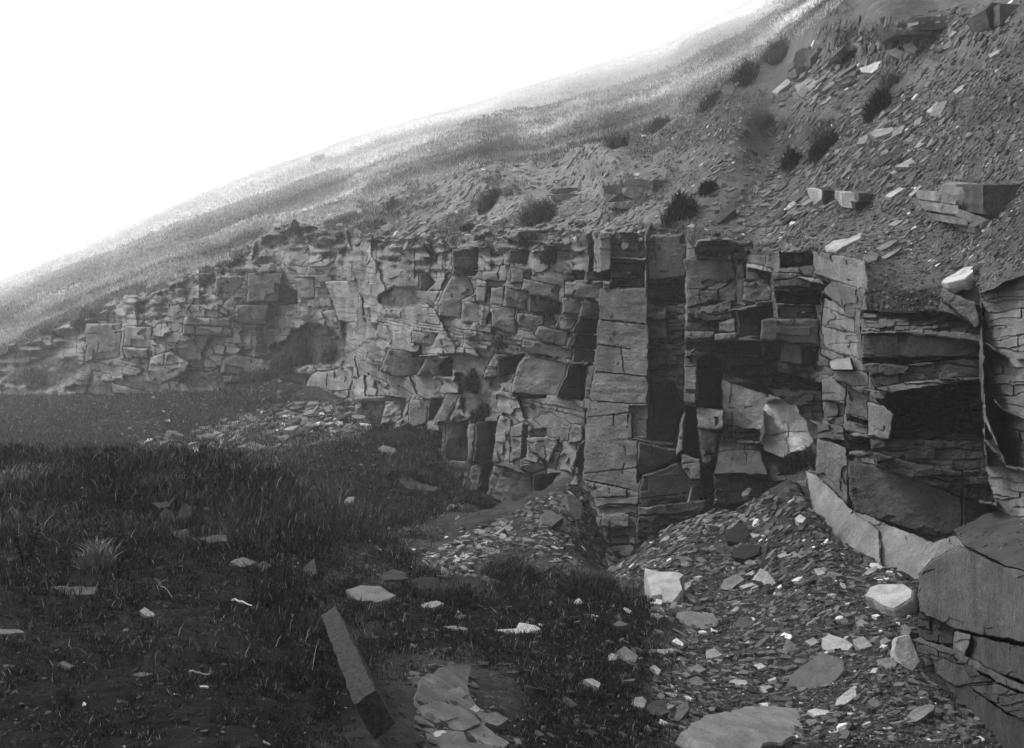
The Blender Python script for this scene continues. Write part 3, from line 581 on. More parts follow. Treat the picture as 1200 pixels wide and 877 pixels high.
# ------------------------------------------------------------------ quarry floor, bench and scree mounds
KL = 330.0
fc = [(u, math.log(D) * KL, -(v - HV) / F * D) for u, v, D in [
    (-300, 877, 3.8), (0, 877, 3.9), (200, 877, 3.9), (330, 877, 4.0), (0, 760, 5.6), (200, 760, 5.6), (200, 700, 7.5), (0, 640, 9.2), (-300, 640, 9), (120, 600, 10.8), (0, 560, 13), (0, 534, 15), (-300, 534, 15), (120, 532, 15), (230, 532, 15),
    (270, 545, 14.5), (200, 600, 11.5), (250, 640, 10), (300, 640, 10.5), (340, 680, 9.2), (300, 590, 14), (320, 560, 19), (300, 700, 7.6),
    (370, 640, 16), (360, 600, 22), (350, 560, 32), (400, 600, 25), (400, 560, 33), (400, 520, 43), (370, 530, 42), (450, 560, 34), (380, 690, 12.5), (420, 680, 13.5), (400, 730, 9.5),
    (500, 600, 26.5), (560, 606, 31), (585, 604, 35.5), (548, 580, 39.5), (520, 560, 42), (450, 516, 45), (430, 509, 49), (470, 509, 47.5), (505, 510, 45.5), (500, 522, 42),
    (100, 500, 58), (250, 522, 50), (0, 515, 52), (-300, 515, 52), (200, 524, 47), (190, 515, 49), (320, 490, 53), (300, 500, 51), (380, 478, 56), (410, 478, 55), (250, 500, 56), (0, 472, 74), (-300, 480, 76), (100, 470, 72), (200, 465, 68), (300, 464, 62), (350, 455, 62), (395, 465, 60),
    (470, 660, 17), (500, 655, 18.5), (560, 618, 21.5), (600, 595, 24), (640, 576, 26), (668, 565, 26.8), (690, 585, 25.5), (600, 640, 20), (600, 690, 16), (670, 640, 21), (690, 655, 22), (712, 658, 23.5),
    (735, 652, 23.5), (780, 622, 22.8), (840, 596, 22.2), (900, 578, 21.0), (938, 568, 19.6), (850, 610, 20), (800, 640, 18.5), (740, 660, 19), (800, 690, 15.3), (860, 640, 18), (900, 620, 18),
    (960, 612, 17.2), (1000, 648, 15.2), (1050, 675, 13.8), (1078, 690, 12.8), (1070, 740, 10.8), (1000, 700, 12.6), (900, 700, 13.5), (900, 760, 11), (1060, 790, 9), (970, 800, 9.2), (850, 830, 8.3), (870, 877, 7.3), (1000, 877, 7.1), (1170, 860, 7.3), (1300, 877, 7.), (1400, 760, 9), (1300, 700, 10),
    (650, 760, 9.6), (700, 720, 12), (650, 877, 6.1), (740, 820, 8), (550, 740, 10.8), (560, 800, 7.4), (500, 800, 6.4), (520, 877, 5.2), (590, 877, 5.7), (450, 730, 10), (450, 790, 6.6), (600, 700, 14.5)]]
# hidden ground behind the bench and behind the scree ridges (u, D, z)
for u, D, z in [(716, 27.2, -7.6), (745, 26.8, -7.5), (780, 26.6, -7.3), (830, 26, -6.8), (880, 25, -6.4), (930, 23.6, -5.6), (960, 20, -4.9), (1000, 17.5, -4.9), (1060, 15.8, -4.7), (1120, 14.5, -4.4), (600, 31, -7.6), (640, 31.5, -7.4), (690, 31, -7.2), (560, 44, -9.0), (590, 39, -8.9), (470, 55, -9.), (410, 62, -8.6), (620, 36, -7.9), (1150, 11.5, -4.0), (1200, 10, -3.8), (-300, 20, -5), (0, 20, -5), (120, 20, -5), (230, 20, -5.2), (-300, 28, -7.4), (0, 28, -7.6), (120, 28, -7.6), (240, 28, -7.4), (-300, 40, -8.4), (0, 40, -8.4), (200, 40, -8.1), (300, 36, -7.2), (420, 5.0, -2.15), (470, 5.2, -2.2), (390, 4.8, -2.1),
                (-300, 100, -12), (100, 100, -12), (600, 100, -10), (560, 60, -9), (600, 33, -7), (680, 34, -7), (760, 34, -7), (900, 32, -6), (1000, 26, -4.5), (1200, 20, -4), (1400, 20, -4), (900, 60, -8), (1400, 60, -6), (1400, 100, -6),
                (0, 2.6, -1.65), (600, 2.6, -1.8), (1200, 4.5, -2.9), (1200, 2.6, -2.7), (-300, 2.6, -1.6), (500, 3.8, -2.), (800, 4.2, -2.7), (1100, 5, -3)]:
    fc.append((u, math.log(D) * KL, z))
evf = tps([(a, b) for a, b, c in fc], [c for a, b, c in fc], 8.0)
fgu = np.arange(-420, 1500, 12.0); fgl = np.arange(math.log(2.3) * KL, math.log(112) * KL, 10.0)
FGU, FGL = np.meshgrid(fgu, fgl); Gf = evf(FGU, FGL)
ua = axis(-420, -12, 1212, 1480, 2.0, 8.0)
la = np.concatenate([np.arange(math.log(2.3), math.log(20), .0042), np.arange(math.log(20), math.log(110), .006)])
uu, ll = np.meshgrid(ua, la); DD = np.exp(ll)
zz = gridsample(Gf, fgu, fgl, uu, ll * KL); X = (uu - HU) / F * DD
# how much a spot is bare scree rather than turf, in plan
baresp = [(0, 877, 0.1), (300, 877, .05), (0, 640, 0), (200, 560, 0), (300, 700, .05), (290, 540, .0), (240, 540, 0), (330, 545, .1), (380, 600, .35), (330, 640, .5), (430, 640, .45), (500, 560, .1), (430, 540, .1), (290, 500, .8), (360, 490, .9), (200, 488, .05), (300, 470, .1), (100, 490, .0), (60, 475, 0), (0, 500, .05), (540, 650, .9), (620, 610, 1), (690, 620, 1), (640, 680, .4), (600, 720, .05), (500, 720, .05), (450, 680, .5),
          (700, 740, .05), (660, 800, .05), (650, 877, .15), (760, 700, .5), (720, 660, .9), (760, 650, 1), (850, 620, 1), (900, 760, 1), (800, 790, .8), (760, 850, .4), (1000, 700, 1), (1050, 850, 1), (900, 850, 1), (1300, 800, 1), (500, 820, .95), (550, 850, 1.1), (540, 800, .9), (530, 870, 1.)]
evb = tps([(a, b) for a, b, c in baresp], [c for a, b, c in baresp], 60.0)
bgv = np.arange(400, 960, 12.0); BU, BV = np.meshgrid(fgu, bgv); Gb = evb(BU, BV)
def bare_at(u, v): return np.clip(gridsample(Gb, fgu, bgv, np.asarray(u, float), np.asarray(v, float)), 0, 1)
vv0 = HV - zz / DD * F
bare = sstep(.25, .65, bare_at(uu, vv0) + .35 * fbm(X * .9, DD * .9, 120, 4))
rg = np.clip(DD / 12, .35, 2.2)
qx_ = (uu - HU) / F * 26; qd_ = ll * 26 
zz = zz + rg * (1 + 1.3 * sstep(22, 34, DD)) * (.10 * fbm(qx_ * .35, qd_ * .35, 121, 5, .55) + bare * .045 * fbm(qx_ * 2, qd_ * 2, 125, 3) + (1 - bare) * .09 * np.abs(fbm(qx_ * 1.1, qd_ * 1.1, 127, 3)))
ft = (.011 + .006 * fbm(X * 2, DD * 2, 130, 4)) * (1 - bare) + bare * (.036 + .025 * fbm(X * 3, DD * 3, 131, 4))
ft = ft * np.where(DD > 38, 1.15, 1.0) 
nf = uu.shape; fi = np.arange(uu.size).reshape(nf)
floor = mesh_np('ground', np.stack([X, DD, zz], -1).reshape(-1, 3), np.stack([fi[:-1, :-1], fi[:-1, 1:], fi[1:, 1:], fi[1:, :-1]], -1).reshape(-1, 4), ft.ravel(), M_floor, None, True)
tag(floor, 'rough quarry floor of dark turf, bare earth and scree', 'ground', kind='structure')

# ------------------------------------------------------------------ placing things on what is built
bpy.context.view_layer.update()
dg = bpy.context.evaluated_depsgraph_get()
trees = {n: BVHTree.FromObject(o_, dg) for n, o_ in (('cliff', cliff), ('hill', hill), ('floor', floor))}
def hit1(u, v, names=('cliff', 'hill', 'floor')):
    d = Vector(((u - HU) / F, 1, (HV - v) / F)); dn = d.normalized(); best = None
    for n in names:
        r = trees[n].ray_cast(Vector((0, 0, 0)), dn)
        if r[0] is not None and (best is None or r[3] < best[1]): best = (r[0], r[3], n, r[1])
    return best
def hit(u, v, names=('cliff', 'hill', 'floor'), k=5.0):
    a = hit1(u, v, names)
    if a is None: return None
    p = a[0]; D = p.y; e = k * D / F
    if a[2] == 'cliff': n = a[3]
    else:
        pts = []
        for dx, dy in ((e, 0), (-e, e * 2), (-e, -e * 2)):
            r = trees[a[2]].ray_cast(Vector((p.x + dx, p.y + dy, p.z + 6)), Vector((0, 0, -1)))
            pts.append(r[0] if r[0] is not None and abs(r[0].z - p.z) < 8 * e + .5 else Vector((p.x + dx, p.y + dy, p.z)))
        n = (pts[1] - pts[0]).cross(pts[2] - pts[0]).normalized()
    if n.z < 0: n = -n
    return p, n, a[2]

# rock shapes
def hull(pts):
    bm = bmesh.new()
    for p in pts: bm.verts.new(p)
    r = bmesh.ops.convex_hull(bm, input=bm.verts)
    dl = list({g for g in r['geom_interior'] + r['geom_unused'] if isinstance(g, bmesh.types.BMVert)})
    if dl: bmesh.ops.delete(bm, geom=dl, context='VERTS')
    bmesh.ops.triangulate(bm, faces=bm.faces)
    bm.verts.ensure_lookup_table(); V = np.array([v.co[:] for v in bm.verts]); Fc = np.array([[v.index for v in f.verts] for f in bm.faces]); bm.verts.index_update()
    bm.verts.index_update(); Fc = np.array([[v.index for v in f.verts] for f in bm.faces]); bm.free(); return V, Fc
def slabshape(r, th, n=6, el=1.5):
    pts = []
    for k in range(n):
        a = 2 * math.pi * (k + r.uniform(-.35, .35)) / n; q = r.uniform(.75, 1.1)
        x, y = math.cos(a) * q * .5 * el / math.sqrt(el), math.sin(a) * q * .5 / math.sqrt(el)
        pts.append((x, y, th * .5 * r.uniform(.6, 1.))); s = r.uniform(.86, 1.08); pts.append((x * s, y * s, -th * .5 * r.uniform(.7, 1.)))
    return hull(pts)
rs = random.Random(3)
SLABS = [slabshape(rs, rs.choice([.12, .18, .25, .35]), rs.choice([4, 5, 6, 7]), rs.uniform(1, 2.1)) for _ in range(30)]
CHUNK = [slabshape(rs, rs.uniform(.5, .8), rs.choice([4, 5, 6]), rs.uniform(1, 1.5)) for _ in range(16)]

def rot_to(n, r, jit, fall=False):
    if fall:
        n = (n + Vector((r.gauss(0, jit), r.gauss(0, jit), r.gauss(0, jit * .5)))).normalized()
        g_ = Vector((-n.x, -n.y, 0)); g_ = (g_ - n * g_.dot(n)); g_ = (g_.normalized() if g_.length > .05 else Vector((1, 0, 0))); g_ = Matrix.Rotation(r.gauss(0, .45), 3, n) @ g_
        return Matrix((g_, n.cross(g_), n)).transposed()
    n = (n + Vector((r.gauss(0, jit), r.gauss(0, jit), r.gauss(0, jit * .5)))).normalized()
    q = Vector((0, 0, 1)).rotation_difference(n).to_matrix() @ Matrix.Rotation(r.uniform(0, 6.283), 3, 'Z'); return q
class Acc:
    def __init__(s): s.V = []; s.F = []; s.T = []; s.n = 0
    def add(s, V, Fc, t): s.V.append(V); s.F.append(Fc + s.n); s.T.append(np.full(len(V), t) if np.isscalar(t) else t); s.n += len(V)
    def build(s, name, mat, parent=None): return mesh_np(name, np.concatenate(s.V), np.concatenate(s.F), np.concatenate(s.T), mat, parent)
# scattered rubble; polygon in the plate, count, size (m) range, pale share, slab share
def polypts(poly, n, r):
    xs = [p[0] for p in poly]; ys = [p[1] for p in poly]; out = []
    while len(out) < n:
        a = np.array([[r.uniform(min(xs), max(xs)), r.uniform(min(ys), max(ys))] for _ in range(n)]); m = inpoly(a[:, 0], a[:, 1], poly); out += a[m].tolist()
    return out[:n]
REG = [  # polygon, count, size in plate px at the spot (small .. large), pale share, slab share, tone
    ('near scree', [(700, 655), (800, 615), (940, 565), (1000, 640), (1075, 680), (1070, 780), (1180, 870), (780, 877), (760, 800), (800, 740), (740, 690)], 8500, (2.5, 13), .10, .7, .105),
    ('near scree fines', [(880, 620), (1075, 680), (1070, 780), (1180, 877), (780, 877), (800, 740)], 15000, (1.5, 5), .08, .5, .085),
    ('scree below buttress', [(480, 665), (600, 600), (672, 562), (705, 610), (712, 650), (640, 690), (560, 680)], 1900, (2, 9), .10, .8, .13),
    ('ridge edge', [(490, 655), (560, 618), (600, 610), (600, 640), (520, 680)], 350, (4, 14), .12, .9, .17),
    ('ridge edge right', [(710, 655), (800, 612), (880, 580), (900, 600), (780, 660), (720, 680)], 700, (4, 14), .12, .9, .16),
    ('far heap', [(150, 522), (230, 505), (330, 475), (440, 470), (430, 510), (330, 530)], 2000, (2.5, 15), .14, .85, .14),
    ('pavement chips', [(484, 790), (535, 775), (552, 785), (560, 830), (610, 870), (600, 890), (488, 890)], 420, (2.5, 17), .06, 1, .10),
    ('hollow', [(290, 560), (420, 540), (570, 590), (540, 630), (480, 680), (400, 690), (300, 650)], 2600, (1.5, 7), .06, .7, .10),
    ('bench stones', [(0, 560), (300, 560), (420, 700), (560, 760), (560, 877), (0, 877)], 2600, (1.5, 8), .05, .9, .06),
    ('foreground turf stones', [(430, 700), (760, 700), (800, 877), (560, 877)], 1500, (2, 10), .06, .8, .07),
    ('foot', [(600, 600), (690, 560), (715, 640), (770, 610), (850, 565), (860, 600), (740, 670), (700, 665), (640, 640)], 900, (2, 9), .06, .7, .11),
    ('foot right', [(950, 560), (1010, 600), (1100, 660), (1080, 700), (1000, 660), (940, 600)], 700, (1.5, 7), .05, .7, .11),
    ('cliff ledges', [(100, 370), (380, 262), (700, 262), (1000, 290), (1000, 420), (860, 420), (700, 520), (420, 500), (100, 460)], 3500, (2, 8), .06, .7, .15),
    ('cliff top chips', [(330, 262), (700, 256), (760, 262), (760, 290), (330, 290)], 1700, (2, 12), .08, .75, .14),
    ('far foot', [(20, 465), (400, 450), (420, 480), (330, 480), (150, 520), (0, 505)], 800, (1.5, 5), .05, .8, .12),
    ('far floor stones', [(0, 470), (300, 465), (200, 515), (0, 520)], 350, (1.5, 5), .06, .8, .13),
    ('right slope', [(760, 270), (900, 150), (960, 30), (1200, 0), (1200, 310), (1160, 340), (1010, 300), (900, 300), (830, 280)], 9500, (1.5, 9), .045, .9, .115),
    ('right slope slabs', [(830, 280), (930, 190), (1010, 110), (1140, 120), (1080, 210), (1000, 230), (900, 290)], 1000, (4, 15), .05, 1, .13),
    ('outcrop rubble', [(920, 90), (960, 50), (1150, 10), (1160, 40), (1050, 80), (960, 125)], 380, (5, 15), .08, .7, .15),
    ('right slope fines', [(900, 300), (960, 200), (1000, 130), (1200, 60), (1200, 320), (1150, 340), (1100, 335), (1100, 365), (1016, 365), (1014, 300)], 11000, (1.2, 5), .04, .6, .09),
    ('mid slope', [(330, 268), (560, 195), (700, 165), (900, 100), (860, 200), (760, 265), (560, 268)], 6500, (1.2, 7), .06, .9, .16),
    ('left slope', [(0, 400), (330, 275), (400, 265), (200, 330), (60, 385), (0, 410)], 500, (1.5, 5), .06, .9, .18),
    ('ledge rubble', [(1100, 652), (1200, 640), (1200, 610), (1120, 625)], 100, (2, 6), .05, .8, .12),
]
ra = random.Random(11)
stuffs = {}
for name, poly, n, (s0, s1), pale, slab, tn in REG:
    acc = Acc()
    for u, v in polypts(poly, n, ra):
        h_ = hit(u, v)
        if h_ is None: continue
        p, nn, kind = h_
        if kind == 'cliff' and (abs(nn.z) < .35 or name in ('foot right', 'near scree', 'near scree fines', 'ridge edge right')): continue
        px = s0 * .8 + (s1 - s0) * ra.random() ** 4.2; s = px * p.y / F * 1.25
        V, Fc = (SLABS if ra.random() < slab else CHUNK)[ra.randrange(16)]
        R = np.array(rot_to(nn, ra, .2, 'slope' in name or 'edge' in name)); t = tn * ra.uniform(.30, 1.35)
        if ra.random() < pale * .38: t = ra.uniform(.3, .6)
        W = (V * s) @ R.T + np.array(p) + np.array(nn) * s * .05; acc.add(W, Fc, t)
    stuffs[name] = acc
def merge(names, obname, label):
    a = Acc()
    for n in names:
        b = stuffs[n]
        for V, Fc, T in zip(b.V, b.F, b.T): a.V.append(V); a.T.append(T); a.F.append(Fc - Fc.min() + a.n); a.n += len(V)
    o_ = a.build(obname, M_stone); tag(o_, label, 'rubble', kind='stuff'); return o_
merge(['near scree', 'near scree fines', 'ridge edge right', 'ledge rubble', 'foot', 'foot right'], 'rubble', 'countless angular stones covering the near scree below the cave')
merge(['scree below buttress', 'ridge edge'], 'rubble', 'small slabs strewn over the scree mound against the central buttress')
merge(['far heap', 'hollow', 'far floor stones', 'far foot'], 'rubble', 'scattered stones over the far quarry floor and heap')
merge(['bench stones', 'foreground turf stones', 'pavement chips'], 'rubble', 'small stones half sunk in the foreground turf')
merge(['cliff ledges', 'cliff top chips', 'right slope', 'right slope slabs', 'outcrop rubble', 'right slope fines', 'mid slope', 'left slope'], 'rubble', 'slabs and chips sliding down the slope above the cliff')
exec_marker = 1
#@@DETAILS@@
# ------------------------------------------------------------------ traced stones: outline on a tilted plane, extruded to its own thickness
VIEW = Vector((0, -1, .35)).normalized()
def raypl(u, v, p, n):
    d = Vector(((u - HU) / F, 1, (HV - v) / F)); t = p.dot(n) / d.dot(n); return d * t
def densify(poly, step):
    out = []
    for i in range(len(poly)):
        a, b = poly[i], poly[(i + 1) % len(poly)]; k = max(1, int(math.hypot(b[0] - a[0], b[1] - a[1]) / step))
        for q in range(k): out.append((a[0] + (b[0] - a[0]) * q / k, a[1] + (b[1] - a[1]) * q / k))
    return out
def stone(name, label, poly, thick=.08, tone=.3, cat='stone', tilt=.35, group=None, lift=.6, names=('cliff', 'hill', 'floor'), side=None, rough=1.0, seed=0):
    r = random.Random(hash((len(FB), 5)) & 0xffff); FB.append(label)
    uc = sum(p[0] for p in poly) / len(poly); vc = sum(p[1] for p in poly) / len(poly); vb = max(p[1] for p in poly)
    if name == 'bedrock_slab': vb = vc
    hh = hit(uc, vc * .4 + vb * .6, names)
    if hh is None: return None
    p, n, kd = hh
    if kd == 'cliff': n = Vector((-.3, -.5, .8)).normalized()
    n = (n * (1 - tilt) + VIEW * tilt).normalized(); p = p + n * thick * lift
    rng_ = [raypl(a + r.uniform(-.4, .4), b + r.uniform(-.4, .4), p, n) for a, b in densify(poly, 7)]
    c = sum(rng_, Vector()) / len(rng_); size = max((q - c).length for q in rng_)
    bm = bmesh.new(); k = len(rng_); th = thick
    rings = []
    for s_, z_ in ((.985 if name == 'bedrock_slab' else .94, 0.0), (1.0, -.10), (1.02, -.55), (.93, -1.0)):
        rings.append([bm.verts.new(c + (q - c) * (s_ * (1 + (r.uniform(-.025, .025) if z_ else 0))) + n * (z_ * th * (1 + r.uniform(-.12, .12)) + (size * .012 * r.uniform(-1, 1) if not z_ else 0))) for q in rng_])
    for a_, b_ in zip(rings[:-1], rings[1:]):
        for i in range(k): bm.faces.new((a_[i], b_[i], b_[(i + 1) % k], a_[(i + 1) % k]))
    f = bm.faces.new(rings[0]); g_ = bm.faces.new(rings[-1][::-1])
    bmesh.ops.triangulate(bm, faces=[f, g_])
    bmesh.ops.recalc_face_normals(bm, faces=bm.faces)
    for _ in range(2):
        es = [e for e in bm.edges if e.calc_length() > size * .30]
        if es: bmesh.ops.subdivide_edges(bm, edges=es, cuts=1, use_grid_fill=True)
    bmesh.ops.triangulate(bm, faces=bm.faces)
    co = np.array([v_.co[:] for v_ in bm.verts]); nn_ = np.array(n)
    dsp = fbm(co[:, 0] / size * 2.2 + len(FB), (co[:, 1] + co[:, 2]) / size * 2.2, 900, 3) * size * .05 * rough
    co = co + dsp[:, None] * nn_
    for v_, q in zip(bm.verts, co): v_.co = q
    me_ = bpy.data.meshes.new(name); bm.to_mesh(me_); bm.free(); me_.shade_flat()
    at_ = me_.attributes.new('tone', 'FLOAT', 'POINT'); at_.data.foreach_set('value', np.full(len(me_.vertices), tone, np.float32))
    me_.transform(Matrix.Translation(-c)); me_.materials.append(M_stone)
    o_ = bpy.data.objects.new(name, me_); o_.location = c; scn.collection.objects.link(o_); tag(o_, label, cat, group); return o_
FB = []
c6 = lambda p: crop(p, 700, 600, 4.385)
c4 = lambda p: crop(p, 900, 640, 3.7)
c7 = lambda p: crop(p, 700, 740, 4.615)
c3 = lambda p: crop(p, 350, 640, 3.0)
c5 = lambda p: crop(p, 380, 450, 2.922)
c2 = lambda p: crop(p, 0, 440, 3.0)
c0 = lambda p: crop(p, 0, 640, 3.0)
c8 = lambda p: crop(p, 140, 440, 3.987)
cs = lambda p: crop(p, 860, 0, 3.374)
cm_ = lambda p: crop(p, 560, 0, 3.374)
